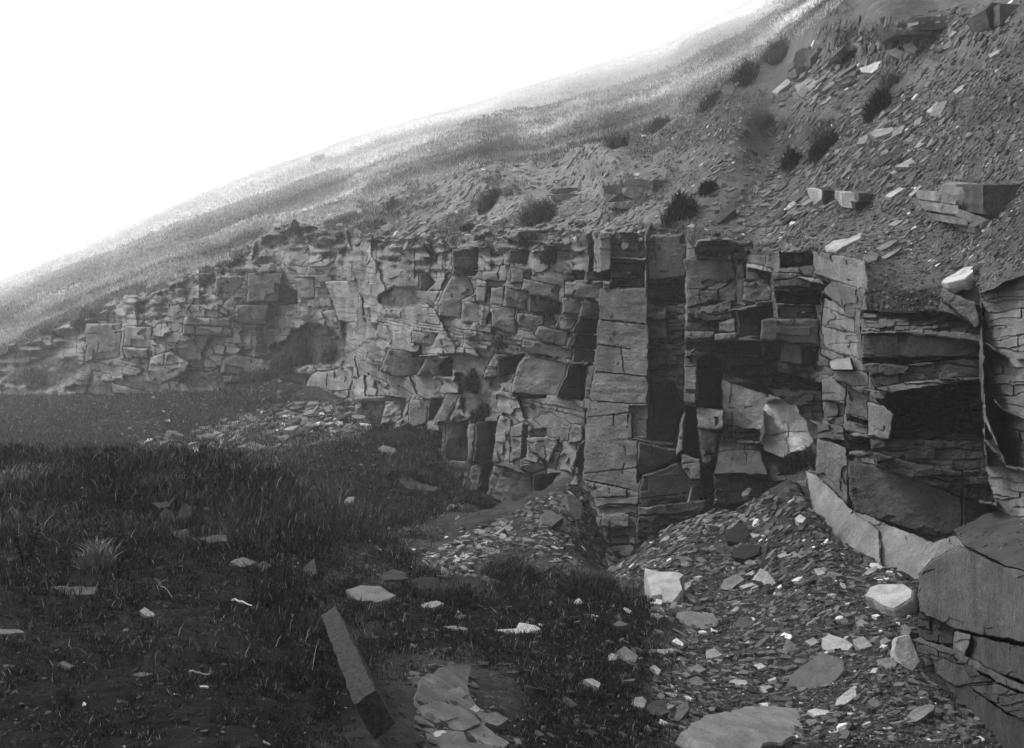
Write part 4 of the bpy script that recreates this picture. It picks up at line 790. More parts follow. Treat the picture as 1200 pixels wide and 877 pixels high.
ST = [
 (c6, 'boulder', 'large white-topped boulder with dark undercut base at the left end of the near scree', [(240, 290), (290, 300), (430, 315), (450, 330), (425, 345), (440, 400), (390, 470), (345, 465), (330, 430), (275, 440), (262, 380)], .42, .50, .15),
 (c6, 'stone', 'grey angular slab tilted left beside the brightest pale slab', [(617, 420), (650, 350), (720, 315), (760, 345), (690, 395)], .16, .24, .5),
 (c6, 'stone', 'bright pale slab leaning right in the middle of the near scree', [(795, 350), (840, 290), (870, 300), (910, 350), (938, 400), (890, 410), (845, 360)], .12, .62, .7),
 (c6, 'stone', 'long pale bar-shaped stone lying under the brightest slab', [(730, 380), (820, 355), (832, 368), (750, 395)], .08, .55, .5),
 (c6, 'stone', 'small pale triangular stone touching the right side of the white-topped boulder', [(440, 370), (482, 355), (480, 382), (445, 405)], .09, .5, .5),
 (c6, 'stone', 'thin pale splinter of rock pointing up to the right on the scree', [(670, 520), (740, 465), (762, 468), (700, 520)], .05, .45, .5),
 (c6, 'stone', 'pale cube-like stone alone on the upper scree below the cave', [(1012, 35), (1040, 10), (1075, 30), (1055, 58), (1030, 52)], .22, .62, .4),
 (c6, 'boulder', 'black rounded boulder above the black shade lump on the scree', [(655, 95), (700, 75), (770, 60), (782, 120), (740, 165), (665, 150)], .4, .035, .4),
 (c6, 'boulder', 'black lump standing in for the shaded hole below the black boulder', [(690, 200), (750, 160), (840, 175), (830, 220), (760, 245), (700, 235)], .4, .03, .4),  # dark lump added where there is only a shaded hole
 (c6, 'stone', 'wide flat grey slab half sunk below the leaning pale slab', [(410, 510), (500, 510), (600, 520), (625, 560), (600, 600), (470, 612)], .12, .19, .35),
 (c6, 'stone', 'squat grey block lying in the lower scree hollow', [(558, 710), (600, 700), (650, 735), (600, 752), (560, 750)], .12, .28, .4),
 (c6, 'stone', 'flat pale stone beside the black rounded boulder', [(785, 110), (860, 115), (862, 130), (800, 132)], .07, .4, .3),
 (c6, 'stone', 'smooth grey slab on the open scree right of the black rounded boulder', [(920, 225), (960, 203), (1000, 205), (1012, 215), (940, 235)], .07, .28, .3),
 (c6, 'stone', 'rounded dark boulder beside the wide sunk slab', [(705, 575), (730, 540), (790, 535), (812, 575), (770, 600), (715, 597)], .3, .10, .4),
 (c6, 'stone', 'flat grey flagstone low on the scree at the turf edge', [(460, 802), (520, 780), (562, 810), (500, 838)], .09, .22, .4),
 (c6, 'stone', 'short squared log-like stone lying in the dark turf', [(118, 702), (145, 690), (212, 745), (165, 772), (140, 750)], .16, .2, .4),
 (c6, 'stone', 'small whitish stone left of the squared stone in the turf', [(60, 735), (80, 725), (105, 748), (68, 757)], .09, .45, .4),
 (c6, 'stone', 'pale pentagonal slab on the scree above the great foreground slab', [(1063, 665), (1110, 645), (1140, 668), (1102, 690)], .07, .34, .4),
 (c6, 'stone', 'upright grey stone standing on edge in the scree', [(950, 722), (975, 652), (1002, 690), (985, 722)], .1, .26, .7),
 (c6, 'stone', 'whitish flat stone next to the scree hollow', [(800, 785), (840, 775), (870, 795), (830, 808)], .07, .5, .3),
 (c4, 'boulder', 'big pale-topped wedge of rock with dark right side by the quarry ledge', [(417, 215), (440, 175), (480, 163), (590, 163), (630, 190), (625, 225), (545, 272), (500, 262), (450, 225)], .30, .5, .12),
 (c4, 'stone', 'long pale block with rounded ends in the row of stones', [(235, 395), (262, 380), (330, 400), (372, 428), (350, 452), (262, 450)], .15, .58, .4),
 (c4, 'stone', 'cubic grey stone right of the long pale block', [(368, 402), (415, 390), (455, 432), (400, 450), (385, 440)], .15, .33, .4),
 (c4, 'stone', 'tall pale slab propped against the foot of the quarry ledge', [(545, 450), (558, 395), (612, 380), (640, 450), (662, 503), (622, 550), (575, 530)], .12, .52, .75),
 (c4, 'stone', 'round-topped stone behind the propped pale slab', [(575, 375), (600, 347), (622, 355), (615, 380), (590, 388)], .1, .3, .5),
 (c4, 'stone', 'pale wedge pointing up right above the scattered foreground chips', [(285, 695), (300, 660), (380, 600), (386, 650), (330, 690)], .09, .58, .5),
 (c4, 'stone', 'pale flat stone with dark edge beside the great foreground slab', [(172, 712), (200, 702), (262, 712), (270, 730), (200, 735)], .08, .58, .25),
 (c4, 'stone', 'grey bar of rock lying alone on fine chips at lower right', [(600, 735), (640, 700), (700, 685), (727, 690), (720, 712), (640, 765)], .09, .28, .4),
 (c4, 'stone', 'broad weathered slab half buried in the scree', [(80, 590), (120, 540), (240, 460), (320, 490), (332, 540), (250, 620), (160, 632), (100, 620)], .06, .12, .3),
 (c4, 'stone', 'small pale slab by itself near the top of the gravel', [(198, 98), (225, 95), (252, 120), (215, 130)], .06, .36, .4),
 (c4, 'stone', 'grey flagstone leaning below the propped pale slab', [(475, 490), (545, 482), (560, 520), (530, 537), (480, 515)], .07, .2, .4),
 (c4, 'stone', 'flat grey stone behind the row of pale blocks', [(380, 330), (405, 315), (440, 335), (440, 352), (395, 345)], .08, .25, .3),
 (c4, 'stone', 'angular flat stone between cubic stone and propped slab', [(485, 410), (510, 393), (530, 410), (518, 430), (490, 425)], .07, .3, .4),
 (c4, 'stone', 'pointed grey stone standing left of the long pale block', [(60, 455), (85, 402), (120, 430), (130, 462)], .09, .25, .6),
 (c4, 'stone', 'pale pebble-like stone perched near the ledge corner above gravel', [(410, 120), (440, 95), (475, 85), (470, 105), (425, 128)], .07, .42, .3),
 (c7, 'slab', 'great flat lichen-spotted slab at the bottom of the picture', [(450, 540), (530, 490), (600, 460), (720, 425), (800, 395), (900, 388), (1000, 395), (1085, 412), (1120, 480), (1130, 560), (1000, 600), (900, 625), (880, 660), (560, 700), (520, 600)], .14, .21, .12),
 (c7, 'stone', 'small ring-shaped stone chip lying on the great slab', [(838, 470), (860, 452), (905, 452), (912, 470), (850, 492)], .03, .38, .2),
 (c7, 'stone', 'dark flat block just behind the great slab', [(935, 350), (960, 343), (1062, 355), (1050, 375), (960, 372)], .08, .07, .2),
 (c7, 'stone', 'pale stone pair left half among the scree at the turf edge', [(715, 270), (750, 252), (765, 262), (760, 290), (725, 285)], .08, .55, .4),
 (c7, 'stone', 'pale stone pair right half among the scree at the turf edge', [(765, 262), (805, 262), (815, 280), (790, 295), (762, 290)], .08, .58, .4),
 (c7, 'stone', 'flat pale stone with pointed end above the great slab', [(880, 300), (930, 290), (982, 312), (970, 328), (900, 332)], .06, .36, .3),
 (c7, 'stone', 'rough light lump of stone in the dark turf', [(180, 395), (205, 355), (245, 350), (270, 375), (255, 415), (205, 410)], .12, .26, .4),
 (c7, 'stone', 'dark boulder beside the rough light lump', [(272, 395), (300, 375), (370, 378), (390, 440), (340, 460), (280, 450)], .2, .07, .4),
 (c7, 'stone', 'short white-ended block sunk in black turf', [(285, 190), (310, 180), (347, 212), (330, 235)], .07, .4, .4),
 (c7, 'stone', 'grey slab face leaning beside the turf edge', [(410, 480), (440, 400), (490, 375), (500, 420), (440, 490)], .1, .17, .6),
 (c7, 'stone', 'flat grey stone at the scree margin, upper of two', [(485, 200), (540, 175), (595, 205), (560, 230), (510, 228)], .07, .17, .3),
 (c7, 'stone', 'flat grey stone at the scree margin, lower of two', [(495, 255), (540, 240), (590, 275), (560, 295), (510, 285)], .07, .15, .3),
 (c3, 'stone', 'white oval stone lying on the cracked bedrock', [(465, 662), (482, 648), (510, 646), (548, 668), (554, 682), (530, 694), (490, 690)], .05, .72, .2),
 (c3, 'stone', 'small pale stone at the right edge of the cracked bedrock', [(600, 572), (622, 556), (640, 575), (630, 585), (605, 582)], .05, .4, .3),
 (c3, 'stone', 'long pale fish-shaped slab alone in the middle turf', [(688, 293), (730, 292), (765, 288), (775, 268), (830, 275), (852, 290), (800, 310), (740, 306)], .08, .52, .25),
 (c3, 'stone', 'small white round stone in the turf under the dark stick', [(968, 192), (985, 181), (1003, 200), (985, 212), (972, 208)], .1, .6, .4),
 (c3, 'stone', 'thin pale sliver left of the fish-shaped slab', [(510, 281), (550, 280), (597, 288), (592, 296), (530, 292)], .05, .3, .15),
 (c3, 'stone', 'dim pale stone in the black turf at right of centre', [(1000, 470), (1030, 464), (1062, 482), (1058, 500), (1030, 486)], .07, .28, .3),
 (c3, 'stone', 'smooth grey boulder beside the cracked bedrock', [(648, 592), (690, 582), (742, 608), (700, 635), (655, 620)], .13, .16, .4),
 (c3, 'stone', 'pale layered stone in front of the dark hollow boulders', [(430, 205), (485, 192), (512, 202), (470, 222), (435, 222)], .08, .28, .3),
 (c3, 'stone', 'wide flat stone left of the dark hollow boulders', [(165, 150), (215, 136), (290, 142), (340, 168), (300, 195), (210, 200)], .1, .17, .25),
 (c3, 'boulder', 'dark humped boulder left one of the black hollow pair', [(290, 100), (330, 78), (378, 90), (376, 116), (300, 120)], .35, .07, .2),
 (c3, 'boulder', 'long black boulder right one of the black hollow pair', [(365, 125), (440, 106), (497, 112), (497, 150), (440, 160), (375, 152)], .35, .035, .3),
 (c3, 'stone', 'squared stone half hidden by turf near the right turf edge', [(1120, 365), (1145, 350), (1195, 385), (1180, 415), (1150, 405)], .12, .17, .4),
 (c3, 'stone', 'pale nub of stone left of the squared turf stone', [(1088, 385), (1100, 375), (1120, 382), (1115, 400), (1092, 402)], .08, .38, .4),
 (c3, 'stone', 'tall triangular stone standing in the hollow left of centre', [(0, 105), (20, 70), (55, 42), (66, 100), (40, 108)], .12, .17, .7),
 (c5, 'boulder', 'leaning block with light top near the summit of the central mound', [(828, 382), (850, 375), (885, 408), (882, 465), (862, 468), (842, 435)], .4, .15, .6),
 (c5, 'boulder', 'squared block bedded in the flank of the central mound', [(742, 445), (775, 432), (822, 455), (780, 490), (745, 480)], .35, .15, .5),
 (c5, 'stone', 'pale triangular stone on the summit of the central mound', [(838, 345), (862, 312), (868, 346)], .18, .45, .8),
 (c5, 'stone', 'white stone low on the central mound, left of two', [(440, 608), (455, 592), (469, 598), (455, 614)], .1, .6, .4),
 (c5, 'stone', 'white stone low on the central mound, right of two', [(470, 592), (485, 580), (501, 590), (485, 598)], .1, .62, .4),
 (c5, 'stone', 'grey stone on the hummock below the cliff foot', [(402, 432), (430, 410), (455, 415), (430, 437)], .14, .27, .4),
 (c5, 'stone', 'tan egg-shaped stone alone in the hollow', [(65, 405), (80, 388), (105, 384), (98, 410), (75, 415)], .2, .26, .5),
 (c5, 'boulder', 'grey flat-backed boulder at the foot of the turf bank', [(255, 330), (270, 308), (330, 340), (395, 355), (380, 368), (290, 362)], .4, .12, .4),
 (c5, 'boulder', 'low grey boulder above the flat-backed boulder', [(182, 222), (200, 208), (245, 222), (240, 246), (205, 240)], .35, .13, .4),
 (c5, 'stone', 'pale sliver half way up the central mound', [(570, 520), (612, 490), (615, 497), (585, 522)], .08, .42, .4),
 (c5, 'stone', 'grey triangular slab on the shoulder of the central mound', [(693, 455), (698, 432), (715, 438), (712, 460)], .1, .28, .7),
 (c2, 'boulder', 'dark round boulder of the group on the turf bench, left one', [(555, 490), (580, 462), (610, 480), (602, 512), (562, 515)], .3, .05, .5),
 (c2, 'boulder', 'upright leaf-shaped boulder in the group on the turf bench', [(622, 505), (630, 470), (655, 448), (677, 465), (670, 512), (640, 517)], .25, .07, .7),
 (c2, 'boulder', 'flat boulder below the leaf-shaped boulder', [(605, 547), (660, 540), (678, 560), (650, 572), (612, 570)], .2, .07, .3),
 (c2, 'boulder', 'long flat slab over a black gap at the end of the bench group', [(695, 575), (740, 563), (797, 560), (800, 580), (740, 588)], .15, .08, .2),
 (c2, 'boulder', 'sloping dark slab at the back of the bench group', [(530, 448), (590, 443), (602, 460), (560, 468)], .2, .07, .3),
 (c0, 'stone', 'long low slab at the near edge of the hollow, left of two', [(808, 52), (850, 38), (908, 58), (850, 76)], .1, .14, .3),
 (c0, 'stone', 'grey slab at the near edge of the hollow, right of two', [(885, 72), (930, 52), (957, 68), (930, 90)], .1, .12, .3),
 (c0, 'stone', 'flat weathered slab in the grass left of the pale tuft', [(185, 142), (270, 138), (345, 146), (330, 172), (230, 176), (180, 168)], .05, .09, .15),
 (c0, 'stone', 'brownish flat stone at the left picture edge', [(-20, 290), (75, 292), (92, 306), (-20, 308)], .05, .14, .15),
 (c0, 'stone', 'rounded pale stone in the left foreground grass', [(488, 228), (508, 214), (545, 238), (540, 248), (510, 245)], .07, .22, .3),
 (c0, 'stone', 'flat dim stone in the bottom left turf', [(205, 410), (225, 404), (265, 422), (240, 430)], .04, .12, .2),
 (c0, 'stone', 'flat dim stone right of the bottom left one', [(460, 452), (490, 442), (540, 448), (500, 462)], .04, .10, .2),
 (c8, 'stone', 'brilliant white squared stone at the foot of the far heap', [(340, 337), (355, 330), (371, 352), (352, 365)], .4, .85, .6),
 (c8, 'stone', 'pale hexagonal slab on the far heap', [(812, 195), (850, 185), (872, 200), (840, 222)], .35, .27, .6),
 (c8, 'stone', 'long pale slab standing on edge on the far heap', [(878, 182), (930, 133), (926, 150), (890, 185)], .2, .3, .5),
 (c8, 'stone', 'flat pale slab right of the hexagonal one on the far heap', [(868, 228), (942, 230), (900, 246)], .2, .26, .4),
 (c8, 'stone', 'small bright slab at the right end of the far heap', [(878, 268), (905, 255), (902, 271)], .2, .5, .4),
 (c8, 'stone', 'upright white chip at the left tip of the far heap', [(215, 318), (222, 292), (230, 318)], .2, .5, .8),
 (c8, 'stone', 'white-edged block in the middle of the far heap', [(465, 320), (475, 295), (490, 298), (478, 325)], .2, .6, .6),
 (lambda p: crop(p, 350, 200, 2.922), 'stone', 'brilliant white squared block perched on a ledge of the cliff', [(248, 490), (276, 490), (272, 521), (247, 519)], .5, .9, .8),
 (lambda p: crop(p, 350, 200, 2.922), 'stone', 'pale flat stone on the ledge above the white squared block', [(220, 462), (245, 455), (258, 464), (230, 470)], .4, .5, .3),
 (lambda p: crop(p, 900, 200, 3.653), 'stone', 'large white slab alone on the slope above the overhanging crag', [(740, 480), (760, 460), (800, 440), (840, 412), (876, 404), (882, 430), (840, 466), (765, 484)], .18, .68, .3),
 (lambda p: crop(p, 900, 200, 3.653), 'stone', 'long pale-nosed slab poking over the light rock wall', [(240, 325), (275, 300), (345, 290), (400, 265), (398, 285), (290, 345), (252, 345)], .22, .5, .3),
 (lambda p: crop(p, 900, 200, 3.653), 'stone', 'grey diamond-shaped slab right of the pale-nosed slab', [(410, 365), (440, 340), (475, 355), (465, 385), (422, 390)], .12, .22, .5),
 (lambda p: crop(p, 900, 200, 3.653), 'stone', 'upper of two parallel grey slabs on the crag slope', [(465, 330), (520, 300), (562, 295), (520, 325), (478, 346)], .08, .34, .35),
 (lambda p: crop(p, 900, 200, 3.653), 'stone', 'lower of two parallel grey slabs on the crag slope', [(480, 372), (575, 325), (555, 347), (500, 380)], .08, .4, .35),
 (lambda p: crop(p, 900, 200, 3.653), 'stone', 'elongated grey slab above the two parallel slabs', [(512, 232), (550, 208), (580, 212), (545, 235)], .08, .3, .3),
 (cs, 'stone', 'largest white slab high on the slope near the top edge', [(495, 270), (560, 245), (605, 238), (606, 252), (545, 291), (502, 286)], .25, .7, .35),
 (cs, 'stone', 'pale slab at the left tip of the upper outcrop', [(150, 362), (215, 310), (226, 325), (172, 370)], .2, .55, .4),
 (cs, 'stone', 'grey flat slab below the pair of dark blocks', [(240, 342), (300, 308), (316, 315), (252, 363)], .2, .32, .35),
 (cs, 'stone', 'second grey flat slab right of the first below the dark blocks', [(285, 346), (315, 315), (352, 325), (300, 358)], .2, .3, .35),
 (cs, 'boulder', 'grey boulder below the top edge of the slope', [(600, 200), (640, 188), (692, 215), (662, 238), (610, 215)], .5, .2, .5),
 (cs, 'boulder', 'angular grey boulder right of the first below the top edge', [(665, 182), (700, 163), (726, 190), (716, 213), (690, 205)], .5, .2, .5),
 (cs, 'stone', 'pale narrow slab lying right of the dark heather clump', [(760, 442), (805, 402), (822, 406), (785, 450)], .12, .55, .4),
 (cs, 'stone', 'thick layered slab jutting from the slope below the heather', [(530, 527), (560, 512), (625, 500), (640, 512), (612, 532), (560, 546)], .25, .26, .3),
 (cs, 'stone', 'upright thin slab beside the thick layered slab', [(616, 552), (635, 500), (652, 503), (630, 556)], .12, .24, .6),
 (cs, 'stone', 'pale triangular slab above the small stepped outcrop', [(635, 662), (670, 640), (702, 625), (737, 660)], .15, .42, .4),
 (cs, 'stone', 'white slab beside the stepped outcrop, left of two', [(595, 775), (655, 740), (677, 745), (620, 782)], .12, .6, .35),
 (cs, 'stone', 'light slab beside the stepped outcrop, right of two', [(690, 772), (735, 730), (747, 735), (700, 780)], .12, .45, .4),
 (cs, 'stone', 'pale lens-shaped slab on the right upper slope', [(865, 362), (905, 335), (917, 343), (880, 370)], .12, .42, .35),
 (cs, 'stone', 'long dull slab above the largest white slab', [(445, 168), (480, 140), (530, 125), (552, 138), (490, 186)], .3, .2, .4),
 (cs, 'stone', 'grey slab near the right edge of the upper slope', [(1003, 217), (1045, 195), (1053, 205), (1015, 228)], .15, .38, .35),
 (cs, 'stone', 'dark slab set on edge above the stepped outcrop', [(550, 650), (580, 615), (625, 600), (625, 625), (570, 665)], .2, .07, .5),
 (lambda p: crop(p, 680, 200, 3.653), 'boulder', 'dark tilted slab on the slope above the block column', [(560, 222), (585, 190), (620, 145), (665, 138), (667, 165), (630, 195), (592, 226)], .4, .09, .5),
 (lambda p: crop(p, 680, 200, 3.653), 'stone', 'small pale flat stone left of the dark tilted slab', [(453, 240), (480, 225), (492, 236), (480, 245)], .15, .4, .3),
 (lambda p: crop(p, 680, 200, 3.653), 'boulder', 'grey sloping slab right of the dark tilted slab', [(880, 130), (910, 100), (960, 82), (965, 100), (915, 137)], .3, .12, .45),
 (c6, 'stone', 'flat pale slab behind the brightest slab, nearest of the small cluster', [(755, 325), (800, 300), (812, 312), (775, 335)], .07, .4, .35),
 (lambda p: crop(p, 680, 400, 3.653), 'stone', 'white lozenge stone where the scree meets the dark rock', [(690, 650), (720, 625), (738, 630), (715, 660), (695, 662)], .18, .6, .4),
]
for k_, nm, lb, poly, th, tn, ti in ST:
    stone(nm, lb, k_(poly), th * 1.0, (tn * .8 if tn < .3 else .16 + (tn - .2) * .52), {'stone': 'stone', 'boulder': 'boulder', 'slab': 'slab'}[nm], ti)
PV = [([(470, 450), (540, 440), (560, 410), (600, 430), (590, 460), (560, 480), (500, 520), (440, 510)], .12), ([(495, 522), (570, 490), (592, 520), (560, 545), (500, 548)], .19), ([(430, 562), (500, 545), (560, 562), (560, 602), (480, 622), (440, 602)], .17),
      ([(562, 560), (620, 600), (640, 622), (580, 650), (485, 640), (490, 612)], .18), ([(582, 652), (650, 630), (700, 668), (742, 690), (720, 712), (620, 695)], .20), ([(440, 640), (580, 655), (600, 700), (640, 730), (450, 740)], .16), ([(398, 462), (450, 455), (462, 490), (410, 492)], .10), ([(418, 500), (470, 495), (480, 520), (430, 528)], .09), ([(600, 690), (660, 700), (720, 715), (700, 760), (620, 760)], .15)]
PVL = ['highest bedrock slab in the cracked pavement, next to the black turf', 'rounded bedrock slab second from the top of the cracked pavement', 'left middle bedrock slab of the cracked pavement', 'right middle bedrock slab of the cracked pavement', 'rightmost pointed bedrock slab of the cracked pavement', 'lowest left bedrock slab under the white oval stone', 'small dark upper-left slab of the cracked pavement', 'small dark slab just below the upper-left one of the pavement', 'lowest right bedrock slab of the cracked pavement']
stone('bedrock_slab', 'broad cracked sheet of bedrock underlying the thin pavement slabs', c3([(435, 455), (500, 425), (560, 408), (604, 428), (596, 500), (645, 600), (745, 690), (720, 740), (440, 740), (400, 560)]), .05, .10, 'slab', .1, 'cracked bedrock slabs in the foreground', lift=.2, rough=.6)
for (poly, tn), lb in zip(PV, PVL): stone('bedrock_slab', lb, c3(poly), .045, tn * .75, 'slab', .1, 'cracked bedrock slabs in the foreground', lift=.8, rough=.9)


LMK = [(776, 678, 'the white-topped boulder'), (902, 680, 'the bright leaning slab'), (858, 628, 'the black boulder and shade lump'), (1045, 697, 'the pale-topped wedge rock'), (980, 752, 'the long pale block'), (1062, 765, 'the propped pale slab'), (870, 850, 'the great flat slab'), (955, 790, 'the half-buried broad slab'), (1080, 835, 'the grey rock bar'), (936, 606, 'the pale cube-like stone'), (992, 815, 'the pale up-pointing wedge'), (815, 727, 'the wide sunk slab'), (961, 832, 'the dark-edged pale stone'),
       (672, 595, 'the leaning block on the mound'), (648, 607, 'the squared block in the mound'), (538, 655, 'the two white mound stones'), (582, 623, 'the pale sliver on the mound'), (618, 602, 'the grey triangular slab'), (229, 527, 'the brilliant white heap stone'), (351, 491, 'the hexagonal heap slab'), (262, 517, 'the white-edged heap block'), (410, 480, 'the foot of the far cliff'), (300, 490, 'the turf slope'),
       (1023, 79, 'the largest white slab'), (955, 68, 'the dark block pair'), (1030, 122, 'the highest heather clump'), (966, 170, 'the long heather clump'), (929, 188, 'the small round heather clump'), (1008, 237, 'the stepped outcrop blocks'), (1062, 195, 'the pale triangular slab'), (1130, 240, 'the broad cracked outcrop'), (1093, 125, 'the pale narrow slab'), (1035, 155, 'the thick layered slab'), (955, 292, 'the pale-nosed slab'), (870, 235, 'the dark tilted slab'), (1110, 40, 'the top right slope'), (1060, 60, 'the grey boulders under the top edge'),
       (608, 738, 'the fish-shaped slab'), (420, 770, 'the stone beam'), (520, 862, 'the white oval stone'), (676, 705, 'the small white round stone'), (735, 770, 'the squared turf stone'), (745, 828, 'the rough light lump'), (480, 690, 'the black hollow boulders'), (560, 800, 'the cracked bedrock'), (409, 587, 'the egg-shaped stone'), (480, 567, 'the flat-backed boulder'), (365, 667, 'the triangular standing stone')]
USED = {}
def rellabel(p, t, s_, flat):
    u = HU + p.x / p.y * F; v = HV - p.z / p.y * F
    tw = 'dark' if t < .09 else ('dull' if t < .15 else ('grey' if t < .21 else 'light')); px = s_ * F / p.y
    sw = 'tiny' if px < 8 else ('small' if px < 12 else ('middling' if px < 18 else 'large')); fw = 'slab' if flat else 'block'
    for x, y, nm in sorted(LMK, key=lambda q: math.hypot(q[0] - u, q[1] - v))[:4]:
        dx, dy = u - x, v - y; a = math.degrees(math.atan2(-dy, dx)) % 360
        dr = ['right of', 'above and right of', 'above', 'above and left of', 'left of', 'below and left of', 'below', 'below and right of'][int((a + 22.5) // 45) % 8]
        dist = math.hypot(dx, dy); ds = 'just ' if dist < 28 else ('' if dist < 60 else 'well ')
        lb = f'{sw} {tw} {fw} {ds}{dr} {nm}'
        if lb not in USED: USED[lb] = 1; return lb
    return None

# groups of like stones: individuals of medium size
GR = [([(760, 690), (900, 640), (1040, 690), (1060, 780), (900, 820), (780, 790)], 46, (9, 20), 'angular grey stone lying loose on the near scree', 'angular stones loose on the near scree', .2),
      ([(900, 820), (1060, 790), (1160, 860), (1150, 877), (950, 877)], 16, (7, 15), 'small chip stone on the fine gravel at lower right', 'chip stones on the lower right gravel', .22),
      ([(500, 665), (600, 605), (660, 590), (690, 640), (600, 690)], 24, (7, 14), 'flat stone on the flank of the central scree mound', 'flat stones on the central mound', .18),
      ([(200, 522), (330, 478), (430, 472), (410, 505), (300, 528)], 26, (5, 13), 'hazy slab in the heap at the foot of the far cliff', 'slabs of the far heap', .22),
      ([(920, 90), (1000, 40), (1150, 15), (1150, 40), (1040, 85), (960, 125)], 30, (9, 24), 'tumbled block in the ragged outcrop high on the slope', 'tumbled blocks high on the slope', .17),
      ([(870, 270), (960, 200), (1040, 130), (1120, 130), (1080, 200), (1000, 230), (920, 280)], 40, (9, 24), 'thin slab lying along the steep slope above the cliff', 'thin slabs on the steep slope', .2),
      ([(430, 720), (760, 730), (780, 860), (620, 870), (600, 800), (440, 780)], 26, (7, 16), 'dim stone showing through the dark foreground turf', 'dim stones in the dark turf', .12),
      ([(320, 600), (480, 580), (480, 660), (400, 690)], 18, (5, 12), 'small stone on the floor of the shadowy hollow', 'small stones in the hollow', .15)]
for poly, n, (s0, s1), lb, gp, tn in GR:
    protos = []
    for u, v in polypts(poly, n, ra):
        h_ = hit(u, v)
        if h_ is None: continue
        p, nn, kd = h_; isl = ra.random() < .75; V, Fc = (SLABS if isl else CHUNK)[ra.randrange(16)]
        if len(protos) < 8:
            t_ = tn * ra.uniform(.35, 1.3); o_ = mesh_np('stone', V, Fc, t_, M_stone); protos.append((o_, t_, isl))
        else:
            o0, t_, isl = protos[ra.randrange(8)]; o_ = o0.copy(); scn.collection.objects.link(o_)
        s_ = (s0 + (s1 - s0) * ra.random() ** 1.6) * p.y / F * 1.2
        o_.matrix_world = Matrix.Translation(p + nn * s_ * .06) @ rot_to(nn, ra, .2, 'slope' in lb).to_4x4() @ Matrix.Scale(s_, 4)
        tag(o_, rellabel(p, t_, s_, isl) or lb, 'stone', gp)

# ------------------------------------------------------------------ rock outcrops standing out of the slope
def slopeD(a, b):
    return float(Dmap[min(np.searchsorted(VA, b), len(VA) - 1), min(np.searchsorted(UA, a), len(UA) - 1)])
def outcrop(label, blocks, cu, cv, back=1.6, cat='rock outcrop'):
    h_ = hit(cu, cv, ('hill',)); D0 = h_[0].y; cen = [(sum(p[0] for p in q[0]) / len(q[0]), sum(p[1] for p in q[0]) / len(q[0])) for q in blocks]; Dl = [D0 * .35 + .65 * min(slopeD(*c_), D0 * 1.5) for c_ in cen]; Dm_ = sum(Dl) / len(Dl); bm = bmesh.new(); tones = []
    for j, (poly, off, gx_, tn) in enumerate(blocks):
        uc = sum(p[0] for p in poly) / len(poly); vc_ = sum(p[1] for p in poly) / len(poly); pl = densify(poly, 5); r = random.Random(j * 7 + int(cu)); fr_, bk_ = [], []
        for a, b in pl:
            a += r.uniform(-.5, .5); b += r.uniform(-.5, .5); D = Dm_ + min(max(Dl[j] - Dm_, -.3 * back), .3 * back) + off + gx_ * (a - uc) / 100 + r.uniform(-.02, .02) * D0 * .1; q = P3(a, b, D)
            fr_.append(bm.verts.new(q)); bk_.append(bm.verts.new(q + Vector((.25, back + r.uniform(-.1, .1), .12)))); tones += [tn, tn]
        for i in range(len(pl)): k = (i + 1) % len(pl); bm.faces.new((fr_[i], bk_[i], bk_[k], fr_[k]))
        bm.faces.new(fr_); bm.faces.new(bk_[::-1])
    bmesh.ops.triangulate(bm, faces=bm.faces); bmesh.ops.recalc_face_normals(bm, faces=bm.faces)
    me_ = bpy.data.meshes.new('rock_outcrop'); bm.to_mesh(me_); bm.free(); me_.shade_flat()
    a_ = me_.attributes.new('tone', 'FLOAT', 'POINT'); a_.data.foreach_set('value', np.array(tones, np.float32)); me_.materials.append(M_cliff)
    o_ = bpy.data.objects.new('rock_outcrop', me_); scn.collection.objects.link(o_); tag(o_, label, cat); return o_
outcrop('layered rock outcrop with square dark block on the mid slope above the buttress', [(cm_(p), o1, g_, t_) for p, o1, g_, t_ in [
    ([(495, 735), (570, 728), (575, 765), (500, 770)], .2, 0, .13), ([(570, 705), (640, 708), (690, 715), (690, 735), (572, 740)], .1, -1, .17), ([(572, 742), (690, 738), (690, 775), (620, 790), (574, 770)], .3, -1, .19), ([(692, 712), (762, 714), (762, 765), (690, 765)], -.2, 1, .08),
    ([(500, 772), (572, 768), (600, 795), (510, 800)], -.1, 0, .15), ([(505, 802), (600, 797), (690, 780), (692, 800), (620, 830), (510, 818)], -.3, -1, .17), ([(620, 790), (692, 768), (755, 768), (760, 800), (695, 832), (625, 820)], -.35, 0, .11)]], 745, 246, 2.2)
outcrop('low dark layered outcrop left of the square-block outcrop', [(cm_(p), o1, g_, t_) for p, o1, g_, t_ in [
    ([(290, 750), (345, 742), (395, 742), (398, 765), (292, 768)], 0, 0, .11), ([(288, 770), (398, 767), (405, 785), (340, 795), (290, 790)], -.3, -1, .14)]], 663, 236, 2.0)
outcrop('small stepped outcrop block with pale stained left face', [(I(p), o1, g_, t_) for p, o1, g_, t_ in [
    ([(187, 82), (236, 80), (238, 150), (212, 145), (195, 148)], -.1, -4, .30), ([(236, 82), (300, 92), (296, 150), (238, 153)], 0, 3, .045)]], 965, 243, 1.3)
outcrop('small stepped outcrop block with dark split right face', [(I(p), o1, g_, t_) for p, o1, g_, t_ in [
    ([(315, 95), (388, 98), (375, 162), (320, 156)], -.1, -3, .26), ([(388, 97), (430, 95), (500, 106), (492, 130), (388, 134)], -.05, 2, .10), ([(374, 136), (485, 134), (440, 168), (372, 166)], .1, 2, .045)]], 1008, 247, 1.3)
